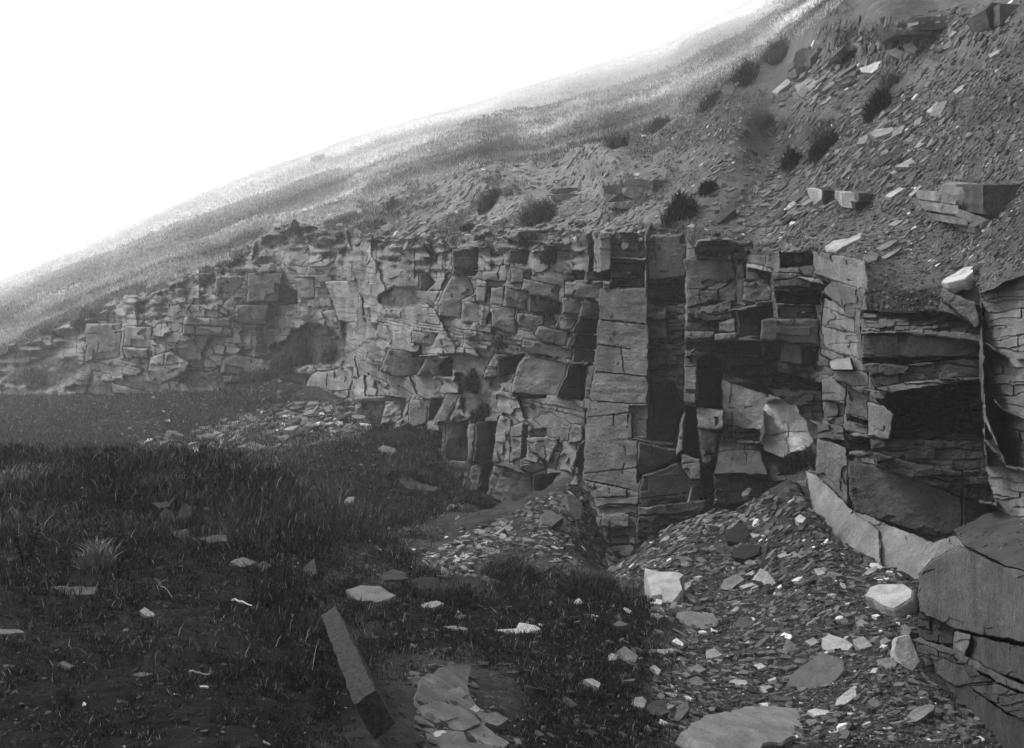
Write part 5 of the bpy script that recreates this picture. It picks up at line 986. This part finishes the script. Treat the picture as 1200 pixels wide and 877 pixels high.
outcrop('broad cracked outcrop of thick blocks at the right edge of the slope', [(I(p), o1, g_, t_) for p, o1, g_, t_ in [
    ([(722, 88), (806, 106), (802, 146), (722, 132)], .1, -2, .2), ([(812, 105), (835, 65), (865, 52), (920, 60), (925, 185), (880, 180), (820, 155)], -.1, -3, .17), ([(920, 62), (1030, 60), (1250, 50), (1250, 215), (1020, 207), (922, 186)], -.15, 0, .075),
    ([(735, 138), (815, 152), (810, 188), (745, 182)], 0, -2, .23), ([(818, 165), (938, 205), (930, 236), (880, 236), (815, 196)], -.05, -2, .2), ([(775, 194), (855, 212), (855, 235), (780, 226)], -.1, -2, .18), ([(885, 240), (938, 208), (1120, 218), (1250, 220), (1250, 320), (1020, 292), (888, 268)], -.2, -.5, .13)]], 1140, 290, 1.6)

outcrop('pair of dark angular blocks capping the ragged upper outcrop', [(cs(p), o1, g_, t_) for p, o1, g_, t_ in [
    ([(233, 240), (245, 208), (270, 190), (315, 195), (305, 240), (275, 270), (238, 265)], -.3, -2, .11), ([(303, 232), (345, 190), (402, 205), (382, 245), (345, 268), (305, 258)], -.5, 1, .09), ([(240, 268), (300, 262), (345, 270), (330, 300), (250, 300)], -.2, 0, .12)]], 955, 92, 2.0)
outcrop('long broken ledge of thin beds just under the top edge of the slope', [(cs(p), o1, g_, t_) for p, o1, g_, t_ in [
    ([(655, 92), (700, 70), (760, 68), (850, 62), (846, 84), (700, 100)], -.2, -1, .13), ([(700, 102), (790, 92), (850, 86), (930, 70), (965, 58), (975, 84), (900, 104), (800, 118), (705, 120)], -.4, -1, .10), ([(620, 118), (700, 120), (790, 120), (780, 138), (640, 136)], -.5, 0, .15)]], 1085, 45, 1.8)
outcrop('upright dark block split by a joint at the top right corner of the slope', [(cs(p), o1, g_, t_) for p, o1, g_, t_ in [
    ([(995, 40), (1020, 10), (1050, 12), (1048, 60), (1035, 130), (1010, 105)], -.2, 1, .07), ([(1052, 14), (1090, 16), (1130, 20), (1130, 95), (1052, 98)], -.1, 1, .10)]], 1170, 45, 1.5)
outcrop('jumble of grey tilted blocks on the middle of the upper slope', [(cs(p), o1, g_, t_) for p, o1, g_, t_ in [
    ([(440, 175), (480, 145), (545, 125), (550, 150), (490, 195), (445, 205)], -.2, -1, .11), ([(400, 215), (440, 180), (442, 208), (425, 240)], -.1, 2, .08), ([(540, 128), (600, 118), (610, 150), (548, 160)], -.2, 0, .10)]], 1000, 75, 1.5)

# ------------------------------------------------------------------ grass, heather, small plants
def blades(P, N, Hh, W, lean, tone, r, up=None):
    """P (n,3) roots; one curved blade each: five vertices, three triangles"""
    n = len(P); a = r.uniform(0, 6.2832, n); L = lean * r.uniform(.2, 1, n) * Hh
    dx, dy = np.cos(a) * L, np.sin(a) * L; sx, sy = -np.sin(a + r.uniform(-1, 1, n)) * W * .5, np.cos(a) * W * .5
    V = np.empty((n, 5, 3)); V[:, 0] = P - np.stack([sx, sy, 0 * a], -1); V[:, 1] = P + np.stack([sx, sy, 0 * a], -1)
    M_ = P + np.stack([dx * .35, dy * .35, Hh * .6], -1); V[:, 2] = M_ - np.stack([sx, sy, 0 * a], -1) * .8; V[:, 3] = M_ + np.stack([sx, sy, 0 * a], -1) * .8
    V[:, 4] = P + np.stack([dx, dy, Hh], -1)
    b = (np.arange(n) * 5)[:, None, None]; Fc = (np.array([[0, 1, 2], [1, 3, 2], [2, 3, 4]])[None] + b).reshape(-1, 3)
    return V.reshape(-1, 3), Fc, np.repeat(tone, 5)
def floorz(u, D):
    return gridsample(zz, ua_u, la, u, np.log(D)) 
def sample_floor(n, r, u0, u1, v0, v1, dens):
    """points on the ground seen between the given plate limits"""
    out = []
    us = r.uniform(u0, u1, n); vs = r.uniform(v0, v1, n); keep_ = dens(us, vs)
    for u, v in zip(us[keep_], vs[keep_]):
        d = Vector(((u - HU) / F, 1, (HV - v) / F)).normalized(); q = trees['floor'].ray_cast(Vector((0, 0, 0)), d)
        if q[0] is not None: out.append((q[0].x, q[0].y, q[0].z, u, v))
    return np.array(out)
def grassdens(us, vs):
    b = bare_at(us, vs) - .25 * (vs < 540) + .35 * fbm(us / 26, vs / 14, 1100, 3); return (b < .47 + RNG.normal(0, .07, len(us)))
def grass(name, label, n, lims, per, hgt, tone0, pale, seed, lean=.9, spread=.05):
    r = np.random.default_rng(seed); S_ = sample_floor(n, r, *lims, grassdens)
    if not len(S_): return
    P = np.repeat(S_[:, :3], per, 0); u = np.repeat(S_[:, 3], per); v = np.repeat(S_[:, 4], per); D = P[:, 1]; m = len(P)
    sp_ = spread * np.clip(D / 8, .5, 4); P = P + np.stack([r.normal(0, 1, m) * sp_, r.normal(0, 1, m) * sp_, -.02 * np.ones(m)], -1)
    cl = fbm(u / 38, v / 20, 1200 + seed, 4); cz = np.repeat(fbm(S_[:, 3] / 12, S_[:, 4] / 7, 1300 + seed, 3), per)
    Hh = hgt * r.uniform(.35, 1.1, m) * np.clip(1 + 1.3 * cl, .35, 2.2) * np.clip(D / 9, .6, 2.2); W = D / F * r.uniform(.5, 1.15, m)
    t = tone0 * (1 + .9 * cl + .6 * cz) * r.uniform(.4, 1.7, m); t = np.where(r.random(m) < pale * (1 + 2 * cl), r.uniform(.10, .30, m), t)
    V, Fc, T = blades(P, m, Hh, W, lean, np.clip(t, .008, .5), r); o_ = mesh_np(name, V, Fc, T, M_veg); tag(o_, label, 'grass', kind='stuff'); return o_
grass('grass', 'dark rough grass over the near turf and bench', 64000, (-60, 1000, 520, 905), 11, .044, .014, .035, 1)
grass('grass', 'longer wispy grass at the brow of the bench and the middle turf', 3800, (-60, 760, 540, 800), 7, .10, .018, .035, 2, 1.1)
grass('grass', 'short turf on the far quarry floor', 26000, (-40, 720, 455, 640), 7, .07, .035, .04, 3, .9, .12)
# the bright hill turf
def bandat(u, v):
    iu = np.clip(np.searchsorted(UA, u), 0, len(UA) - 1); iv = np.clip(np.searchsorted(VA, v), 0, len(VA) - 1); return tband[iv, iu]
r_ = np.random.default_rng(5); n_t = 26000
us = r_.uniform(-30, 1010, n_t); tt = r_.random(n_t) ** .85; sk = curve(SKY, us); gb = curve(GRB, us) + 14
vs = sk + 1.0 + (gb - sk) * tt; pts = []
for u, v in zip(us, vs):
    if v < -12: continue
    d = Vector(((u - HU) / F, 1, (HV - v) / F)).normalized(); q = trees['hill'].ray_cast(Vector((0, 0, 0)), d)
    if q[0] is not None: pts.append((q[0].x, q[0].y, q[0].z, u, v))
S_ = np.array(pts); per = 5; P = np.repeat(S_[:, :3], per, 0); D = P[:, 1]; m = len(P); sp_ = D / F * 3
P = P + np.stack([r_.normal(0, 1, m) * sp_, r_.normal(0, 1, m) * sp_, -.02 * D / F], -1)
cl = np.repeat(fbm(S_[:, 3] / 40, S_[:, 4] / 9 + S_[:, 3] / 26, 1400, 4), per)
Hh = np.clip(D / F * r_.uniform(1.2, 3.8, m), .10, .9); W = D / F * r_.uniform(.5, 1.0, m)
tb_ = np.repeat(gridsample(tband[::4, ::1], UA, VA[::4], S_[:, 3], S_[:, 4]) if False else bandat(S_[:, 3], S_[:, 4]), per)
t = np.clip((.46 + .14 * cl) * np.repeat(streak(S_[:, 3], S_[:, 4]), per) * (1 - .5 * tb_[0:m]) * r_.uniform(.55, 1.4, m), .03, .6)
V, Fc, T = blades(P, m, Hh, W, .6, t, r_); o_ = mesh_np('grass', V, Fc, T, M_veg); tag(o_, 'pale bleached grass over the hillside', 'grass', kind='stuff')

# thin heath and grass scattered in patches over the middle slope between the turf and the cliff
n_t = 16000; us = r_.uniform(0, 1000, n_t); gb_ = curve(GRB, us) + 8; tp_ = curve(TOP, us) + 4; vs = gb_ + (tp_ - gb_) * r_.random(n_t)
kp = (fbm(us / 38, vs / 20 + us / 60, 197, 4) + .25 * fbm(us / 9, vs / 6, 1600, 2) > .06 + .35 * sstep(800, 900, us)) & (tp_ > gb_); pts = []
for u, v in zip(us[kp], vs[kp]):
    dd_ = Vector(((u - HU) / F, 1, (HV - v) / F)).normalized(); q = trees['hill'].ray_cast(Vector((0, 0, 0)), dd_)
    if q[0] is not None: pts.append((q[0].x, q[0].y, q[0].z, u, v))
S_ = np.array(pts); per = 7; P = np.repeat(S_[:, :3], per, 0); D = P[:, 1]; m = len(P); sp_ = D / F * 2.5
P = P + np.stack([r_.normal(0, 1, m) * sp_, r_.normal(0, 1, m) * sp_, -.02 * D / F], -1)
Hh = np.clip(D / F * r_.uniform(1.5, 5.5, m), .05, .5); W = D / F * r_.uniform(.5, 1.1, m)
t = np.clip(.13 * (1 + .8 * np.repeat(fbm(S_[:, 3] / 14, S_[:, 4] / 9, 1601, 3), per)) * r_.uniform(.4, 1.7, m), .02, .3)
V, Fc, T = blades(P, m, Hh, W, 1.0, t, r_); o_ = mesh_np('heath', V, Fc, T, M_veg); tag(o_, 'patchy dull heath and grass between the turf and the cliff top', 'heath', kind='stuff')

def bush(label, u, v, wpx, hpx, tone, n=700, name='heather_bush', cat='bush', names=('cliff', 'hill', 'floor'), ang=0., spiky=.5, group=None):
    h_ = hit(u, v + hpx * .35, names)
    if h_ is None: return
    p = h_[0]; D = p.y; r = np.random.default_rng(int(u * 7 + v)); sx = wpx * D / F * .5; sh = hpx * D / F
    n = int(n * 2.4); th = r.uniform(0, 6.283, n); q = np.sqrt(r.random(n)); ca, sa = math.cos(ang), math.sin(ang)
    lx = np.cos(th) * q * sx * .8; ly = np.sin(th) * q * sx * .6
    lump = 1 + .35 * vn2(lx / sx * 2.5 + u, ly / sx * 2.5, 5)
    hz_ = sh * np.sqrt(np.clip(1 - q * q * .85, .02, 1)) * lump
    base = np.stack([lx * ca, ly + sx * .2, lx * sa + hz_ * r.random(n) * .75 - sh * .1], -1)
    Hh = sh * .22 * r.uniform(.3, 1.3, n) * (.7 + spiky) + 1.0 * D / F; W = D / F * r.uniform(.6, 1.5, n)
    base += r.normal(0, 1, base.shape) * sx * .09
    V, Fc, T = blades(base, n, Hh, W, 1.9 - spiky * .6, np.clip(tone * r.uniform(.5, 1.6, n), .01, .6), r)
    o_ = mesh_np(name, V, Fc, T, M_veg); o_.location = p; tag(o_, label, cat, group); return o_
BU = [(1030, 122, 40, 34, .022, 1000, 'dark heather clump hanging on the upper slope, the highest one', .7), (1042, 96, 30, 26, .13, 500, 'pale wispy tuft just above the highest heather clump', .6),
      (929, 188, 26, 26, .022, 700, 'small dark heather clump, left one of the middle slope pair', .3), (966, 170, 46, 24, .028, 900, 'long dark heather clump, right one of the middle slope pair', .6), (965, 150, 46, 18, .13, 500, 'pale grass above the long dark heather clump', .6),
      (797, 246, 48, 34, .028, 1000, 'wide dark heather clump right of the square-block outcrop', .5), (830, 220, 26, 18, .022, 500, 'small dark heather clump near the pale stones right of the wide clump', .3), (630, 250, 54, 34, .09, 900, 'grey feathery bush above the central wall', .4), (573, 236, 34, 26, .08, 600, 'grey feathery bush left of the larger one above the central wall', .5), (548, 268, 20, 14, .05, 300, 'little bush at the cliff edge beside the layered knob', 0),
      (648, 300, 34, 20, .06, 600, 'soft bush on the ledge of the central wall', 0), (694, 300, 30, 14, .035, 450, 'dark ledge bush near the main buttress', .2), (610, 284, 16, 10, .05, 250, 'small ledge bush between rock knobs', 0),
      (645, 368, 20, 20, .05, 350, 'dark hanging tuft above the small lit blocks of the wall', 0), (590, 402, 26, 16, .06, 400, 'tuft on the ledge above the large lit block', 0),
      (560, 448, 38, 26, .045, 900, 'dark ivy-like growth filling the gully beside the large lit block', 0), (566, 486, 34, 22, .045, 700, 'dark growth lower in the gully beside the large lit block', 0),
      (362, 388, 50, 26, .09, 700, 'hazy bush in the recess of the far cliff', .3), (340, 420, 54, 26, .08, 700, 'hazy bush below the recess of the far cliff', .3), (300, 440, 50, 20, .08, 500, 'hazy bush at the foot of the far cliff blocks', .1), (390, 412, 40, 18, .08, 500, 'hazy bush on the right bank of the cliff recess', .6),
      (926, 545, 30, 20, .03, 800, 'dark bush at the mouth of the pale cave patch', 0), (948, 535, 16, 26, .12, 300, 'pale grassy tuft right of the dark cave bush', 0),
      (1152, 372, 22, 18, .02, 500, 'black tuft on the lip right of the overhanging crag', 0), (1118, 228, 14, 18, .03, 300, 'dark tuft in the notch of the broad cracked outcrop', 0), (870, 92, 60, 26, .05, 900, 'dark heather bank left of the upper outcrop', .8), (908, 66, 60, 28, .05, 900, 'dark heather bank above the upper outcrop pair', .8), (836, 118, 50, 20, .06, 700, 'dark heather bank below the pale grass stripe', .7),
      (720, 168, 44, 18, .08, 600, 'dull heather patch on the mid hill, lower one', .5), (770, 148, 44, 18, .07, 600, 'dull heather patch on the mid hill, upper one', .5), (460, 240, 20, 12, .09, 300, 'small hazy bush on the left slope', .3), (440, 262, 26, 10, .1, 300, 'low hazy bush near the left cliff top', .2),
      (372, 186, 20, 9, .1, 260, 'tiny bushy knob on the skyline', .3), (100, 372, 46, 14, .09, 400, 'hazy scrub at the top of the far left cliff', .4), (240, 326, 40, 14, .09, 400, 'hazy scrub above the far cliff', .4), (45, 440, 60, 20, .08, 500, 'hazy scrub beside the leftmost cliff blocks', 0)]
for u, v, w_, h_, tn, n, lb, an in BU: bush(lb, u, v, w_, h_, tn, n, ang=an)
bush('pale wispy grass tuft standing in the left foreground', 110, 655, 44, 40, .17, 260, 'grass_tuft', 'grass tuft', ('floor',), 0, .8)
bush('dim pale grass patch at the far left of the bench', 25, 565, 90, 24, .12, 900, 'grass_tuft', 'grass tuft', ('floor',), 0, .9)
for u, v, w_, h_, tn, lb in [(600, 672, 80, 26, .05, 'grey grass clump at the foot of the central mound'), (690, 690, 90, 30, .035, 'tall dark grass clump between the two screes'), (530, 700, 70, 26, .05, 'soft grass clump above the fish-shaped slab'), (400, 690, 60, 24, .06, 'pale grass clump by the triangular standing stone'),
                             (470, 560, 60, 20, .035, 'turf clump under the cliff foot'), (560, 590, 44, 14, .03, 'grass on the hummock below the cliff foot')]:
    bush(lb, u, v, w_, h_, tn, 1100, 'grass_clump', 'grass clump', ('floor',), 0, .7)

# dark seedling plant at the left, with stem and leaves
def rod(bm, a, b, r0, r1, seg=5):
    a, b = Vector(a), Vector(b); q = (b - a).to_track_quat('Z', 'Y').to_matrix(); A_, B_ = [], []
    for i in range(seg):
        t = 6.2832 * i / seg; d = q @ Vector((math.cos(t), math.sin(t), 0)); A_.append(bm.verts.new(a + d * r0)); B_.append(bm.verts.new(b + d * r1))
    for i in range(seg): k = (i + 1) % seg; bm.faces.new((A_[i], A_[k], B_[k], B_[i]))
    bm.faces.new(A_[::-1]); bm.faces.new(B_)
def bmobj(name, bm, mat, tone, parent=None):
    me_ = bpy.data.meshes.new(name); bmesh.ops.recalc_face_normals(bm, faces=bm.faces); bm.to_mesh(me_); bm.free(); me_.materials.append(mat)
    a_ = me_.attributes.new('tone', 'FLOAT', 'POINT'); a_.data.foreach_set('value', np.full(len(me_.vertices), tone, np.float32))
    o_ = bpy.data.objects.new(name, me_); scn.collection.objects.link(o_)
    if parent: o_.parent = parent
    return o_
def plant(label, u, v, hpx, tone):
    h_ = hit(u, v, ('floor',)); p = h_[0]; D = p.y; H_ = hpx * D / F; root = bpy.data.objects.new('leafy_plant', None); scn.collection.objects.link(root); root.location = p; tag(root, label, 'plant')
    r = random.Random(4); bm = bmesh.new(); bl = bmesh.new()
    for k in range(4):
        x = r.uniform(-.18, .18) * H_; top = Vector((x * 2.2, r.uniform(-.1, .1) * H_, H_ * r.uniform(.6, 1))); rod(bm, (x * .3, 0, -.02), top, H_ * .012, H_ * .005)
        for j in range(26):
            t = r.uniform(.25, 1); c = Vector((x * .3, 0, 0)).lerp(top, t); d = Vector((r.uniform(-1, 1), r.uniform(-1, 1), r.uniform(-.2, .8))).normalized() * H_ * r.uniform(.05, .12); s_ = d.cross(Vector((r.uniform(-1, 1), r.uniform(-1, 1), 1))).normalized() * d.length * .3
            a_ = [bl.verts.new(c), bl.verts.new(c + d * .5 + s_), bl.verts.new(c + d), bl.verts.new(c + d * .5 - s_)]; bl.faces.new(a_)
    bmobj('stem', bm, M_veg, tone, root); bmobj('leaves', bl, M_veg, tone, root)
plant('dark leafy upright plant near the left picture edge', 32, 668, 66, .012)
plant('small thistle-like plant in the black turf left of the beam', 297, 765, 30, .05)

# sticks and dry stalks
def stick(name, label, a, b, rad, tone, lift=.03, cat='stick', names=('floor',), za=0., zb=0.):
    pa, pb = hit(*a, names)[0], hit(*b, names)[0]; bm = bmesh.new(); A_ = pa + Vector((0, 0, lift + za)); B_ = pb + Vector((0, 0, lift + zb)); prev = A_; n = 6; r = random.Random(int(a[0]))
    c = (A_ + B_) / 2
    for i in range(n):
        q = A_.lerp(B_, (i + 1) / n) + Vector((0, 0, r.uniform(-1, 1) * rad * 1.5 + (B_ - A_).length * .04 * math.sin(math.pi * (i + 1) / n))); rod(bm, prev - c, q - c, rad * (1 - .4 * i / n), rad * (1 - .4 * (i + 1) / n)); prev = q
    o_ = bmobj(name, bm, M_veg, tone); o_.location = c; tag(o_, label, cat)
stick('dry_stalk', 'short pale stalk right of the pale grass tuft', (272, 709), (295, 716), .006, .42)
stick('dry_stalk', 'pale slanting stalk in the left foreground grass', (187, 692), (202, 706), .003, .2)
stick('dry_stalk', 'pale twig near the bottom of the left foreground', (222, 795), (246, 799), .004, .3)
stick('dry_stalk', 'thin bowed stalk between grass and stone beam', (366, 792), (374, 765), .002, .16, za=0, zb=.05)
# dark stick leaning in the turf
p = hit(674, 702, ('floor',))[0]; bm = bmesh.new(); e_ = P3(664, 676, p.y + .1); rod(bm, (0, 0, 0), (e_ - p) * .5 + Vector((.01, 0, 0)), .018, .015); rod(bm, (e_ - p) * .5 + Vector((.01, 0, 0)), e_ - p, .015, .01)
o_ = bmobj('stick', bm, M_veg, .012); o_.location = p; tag(o_, 'dark stick standing aslant above the small white round stone', 'stick')
# pale measuring stick leaning on the lower block, with a cross head
d0 = trees['cliff'].ray_cast(Vector((0, 0, 0)), Vector(((808 - HU) / F, 1, (HV - 580) / F)).normalized())
if d0[0] is not None:
    D_ = d0[0].y - .12; a_ = P3(806.5, 590, D_ - .05); b_ = P3(811, 570, D_); root = bpy.data.objects.new('hammer', None); scn.collection.objects.link(root); root.location = a_; tag(root, 'pale-handled hammer leaning against the dark lower block', 'hammer')
    bm = bmesh.new(); rod(bm, (0, 0, 0), b_ - a_, .022, .018, 8); bmobj('handle', bm, M_veg, .4, root)
    bm = bmesh.new(); t_ = b_ - a_; rod(bm, t_ + Vector((-.09, 0, 0)), t_ + Vector((.07, 0, .01)), .026, .03, 6); bmobj('head', bm, M_stone, .12, root)

# ------------------------------------------------------------------ the squared stone beam in the foreground
def beam():
    g0, g1 = P3(385, 716, 6.6), P3(428, 818, 4.75); ax = (g0 - g1).normalized()
    up = Vector((-.55, -.1, 1)); sd_ = ax.cross(up).normalized(); up = sd_.cross(ax).normalized(); L_ = (g0 - g1).length; wd = 25 * 5.6 / F; ht = .17
    bm = bmesh.new(); nl = 26; ring = []; r = random.Random(2)
    prof = [(-.5, 0), (-.46, .012), (0, .016), (.46, .012), (.5, 0), (.5, -.35), (.49, -.7), (.5, -1), (0, -1.02), (-.5, -1), (-.49, -.6), (-.5, -.3)]
    for i in range(nl + 1):
        t = i / nl; w_ = wd * (1 - .1 * t); c = g1 + ax * L_ * t; ring.append([bm.verts.new(c + sd_ * (x * w_ + r.uniform(-.005, .005)) + up * (z_ * ht + r.uniform(-.006, .006))) for x, z_ in prof])
    k = len(prof)
    for a_, b_ in zip(ring[:-1], ring[1:]):
        for j in range(k): bm.faces.new((a_[j], a_[(j + 1) % k], b_[(j + 1) % k], b_[j]))
    bm.faces.new(ring[0][::-1]); bm.faces.new(ring[-1])
    M_b = rockmat('tooled gritstone', .048, .6, 30, 1.0, bscale=14, dist=.02)
    o_ = bmobj('stone_beam', bm, M_b, 1.0); o_.data.transform(Matrix.Translation(-g1)); o_.location = g1; tag(o_, 'long squared stone beam tilted towards us in the foreground turf', 'stone beam')
beam()

# ------------------------------------------------------------------ air
bm = bmesh.new(); bmesh.ops.create_cube(bm, size=1)
me = bpy.data.meshes.new('haze'); bm.to_mesh(me); bm.free(); hz = bpy.data.objects.new('haze', me); scn.collection.objects.link(hz)
hz.scale = (3600, 2700, 560); hz.location = (0, 1100, 40)
mh = bpy.data.materials.new('haze'); mh.use_nodes = True; n_ = mh.node_tree; n_.nodes.clear()
pv = n_.nodes.new('ShaderNodeVolumePrincipled'); pv.inputs['Color'].default_value = (1, 1, 1, 1); pv.inputs['Density'].default_value = .00135; pv.inputs['Anisotropy'].default_value = 0.3
ou = n_.nodes.new('ShaderNodeOutputMaterial'); n_.links.new(pv.outputs[0], ou.inputs['Volume']); me.materials.append(mh)
tag(hz, 'thin pale haze in the air over the quarry and hill', 'haze', kind='stuff')
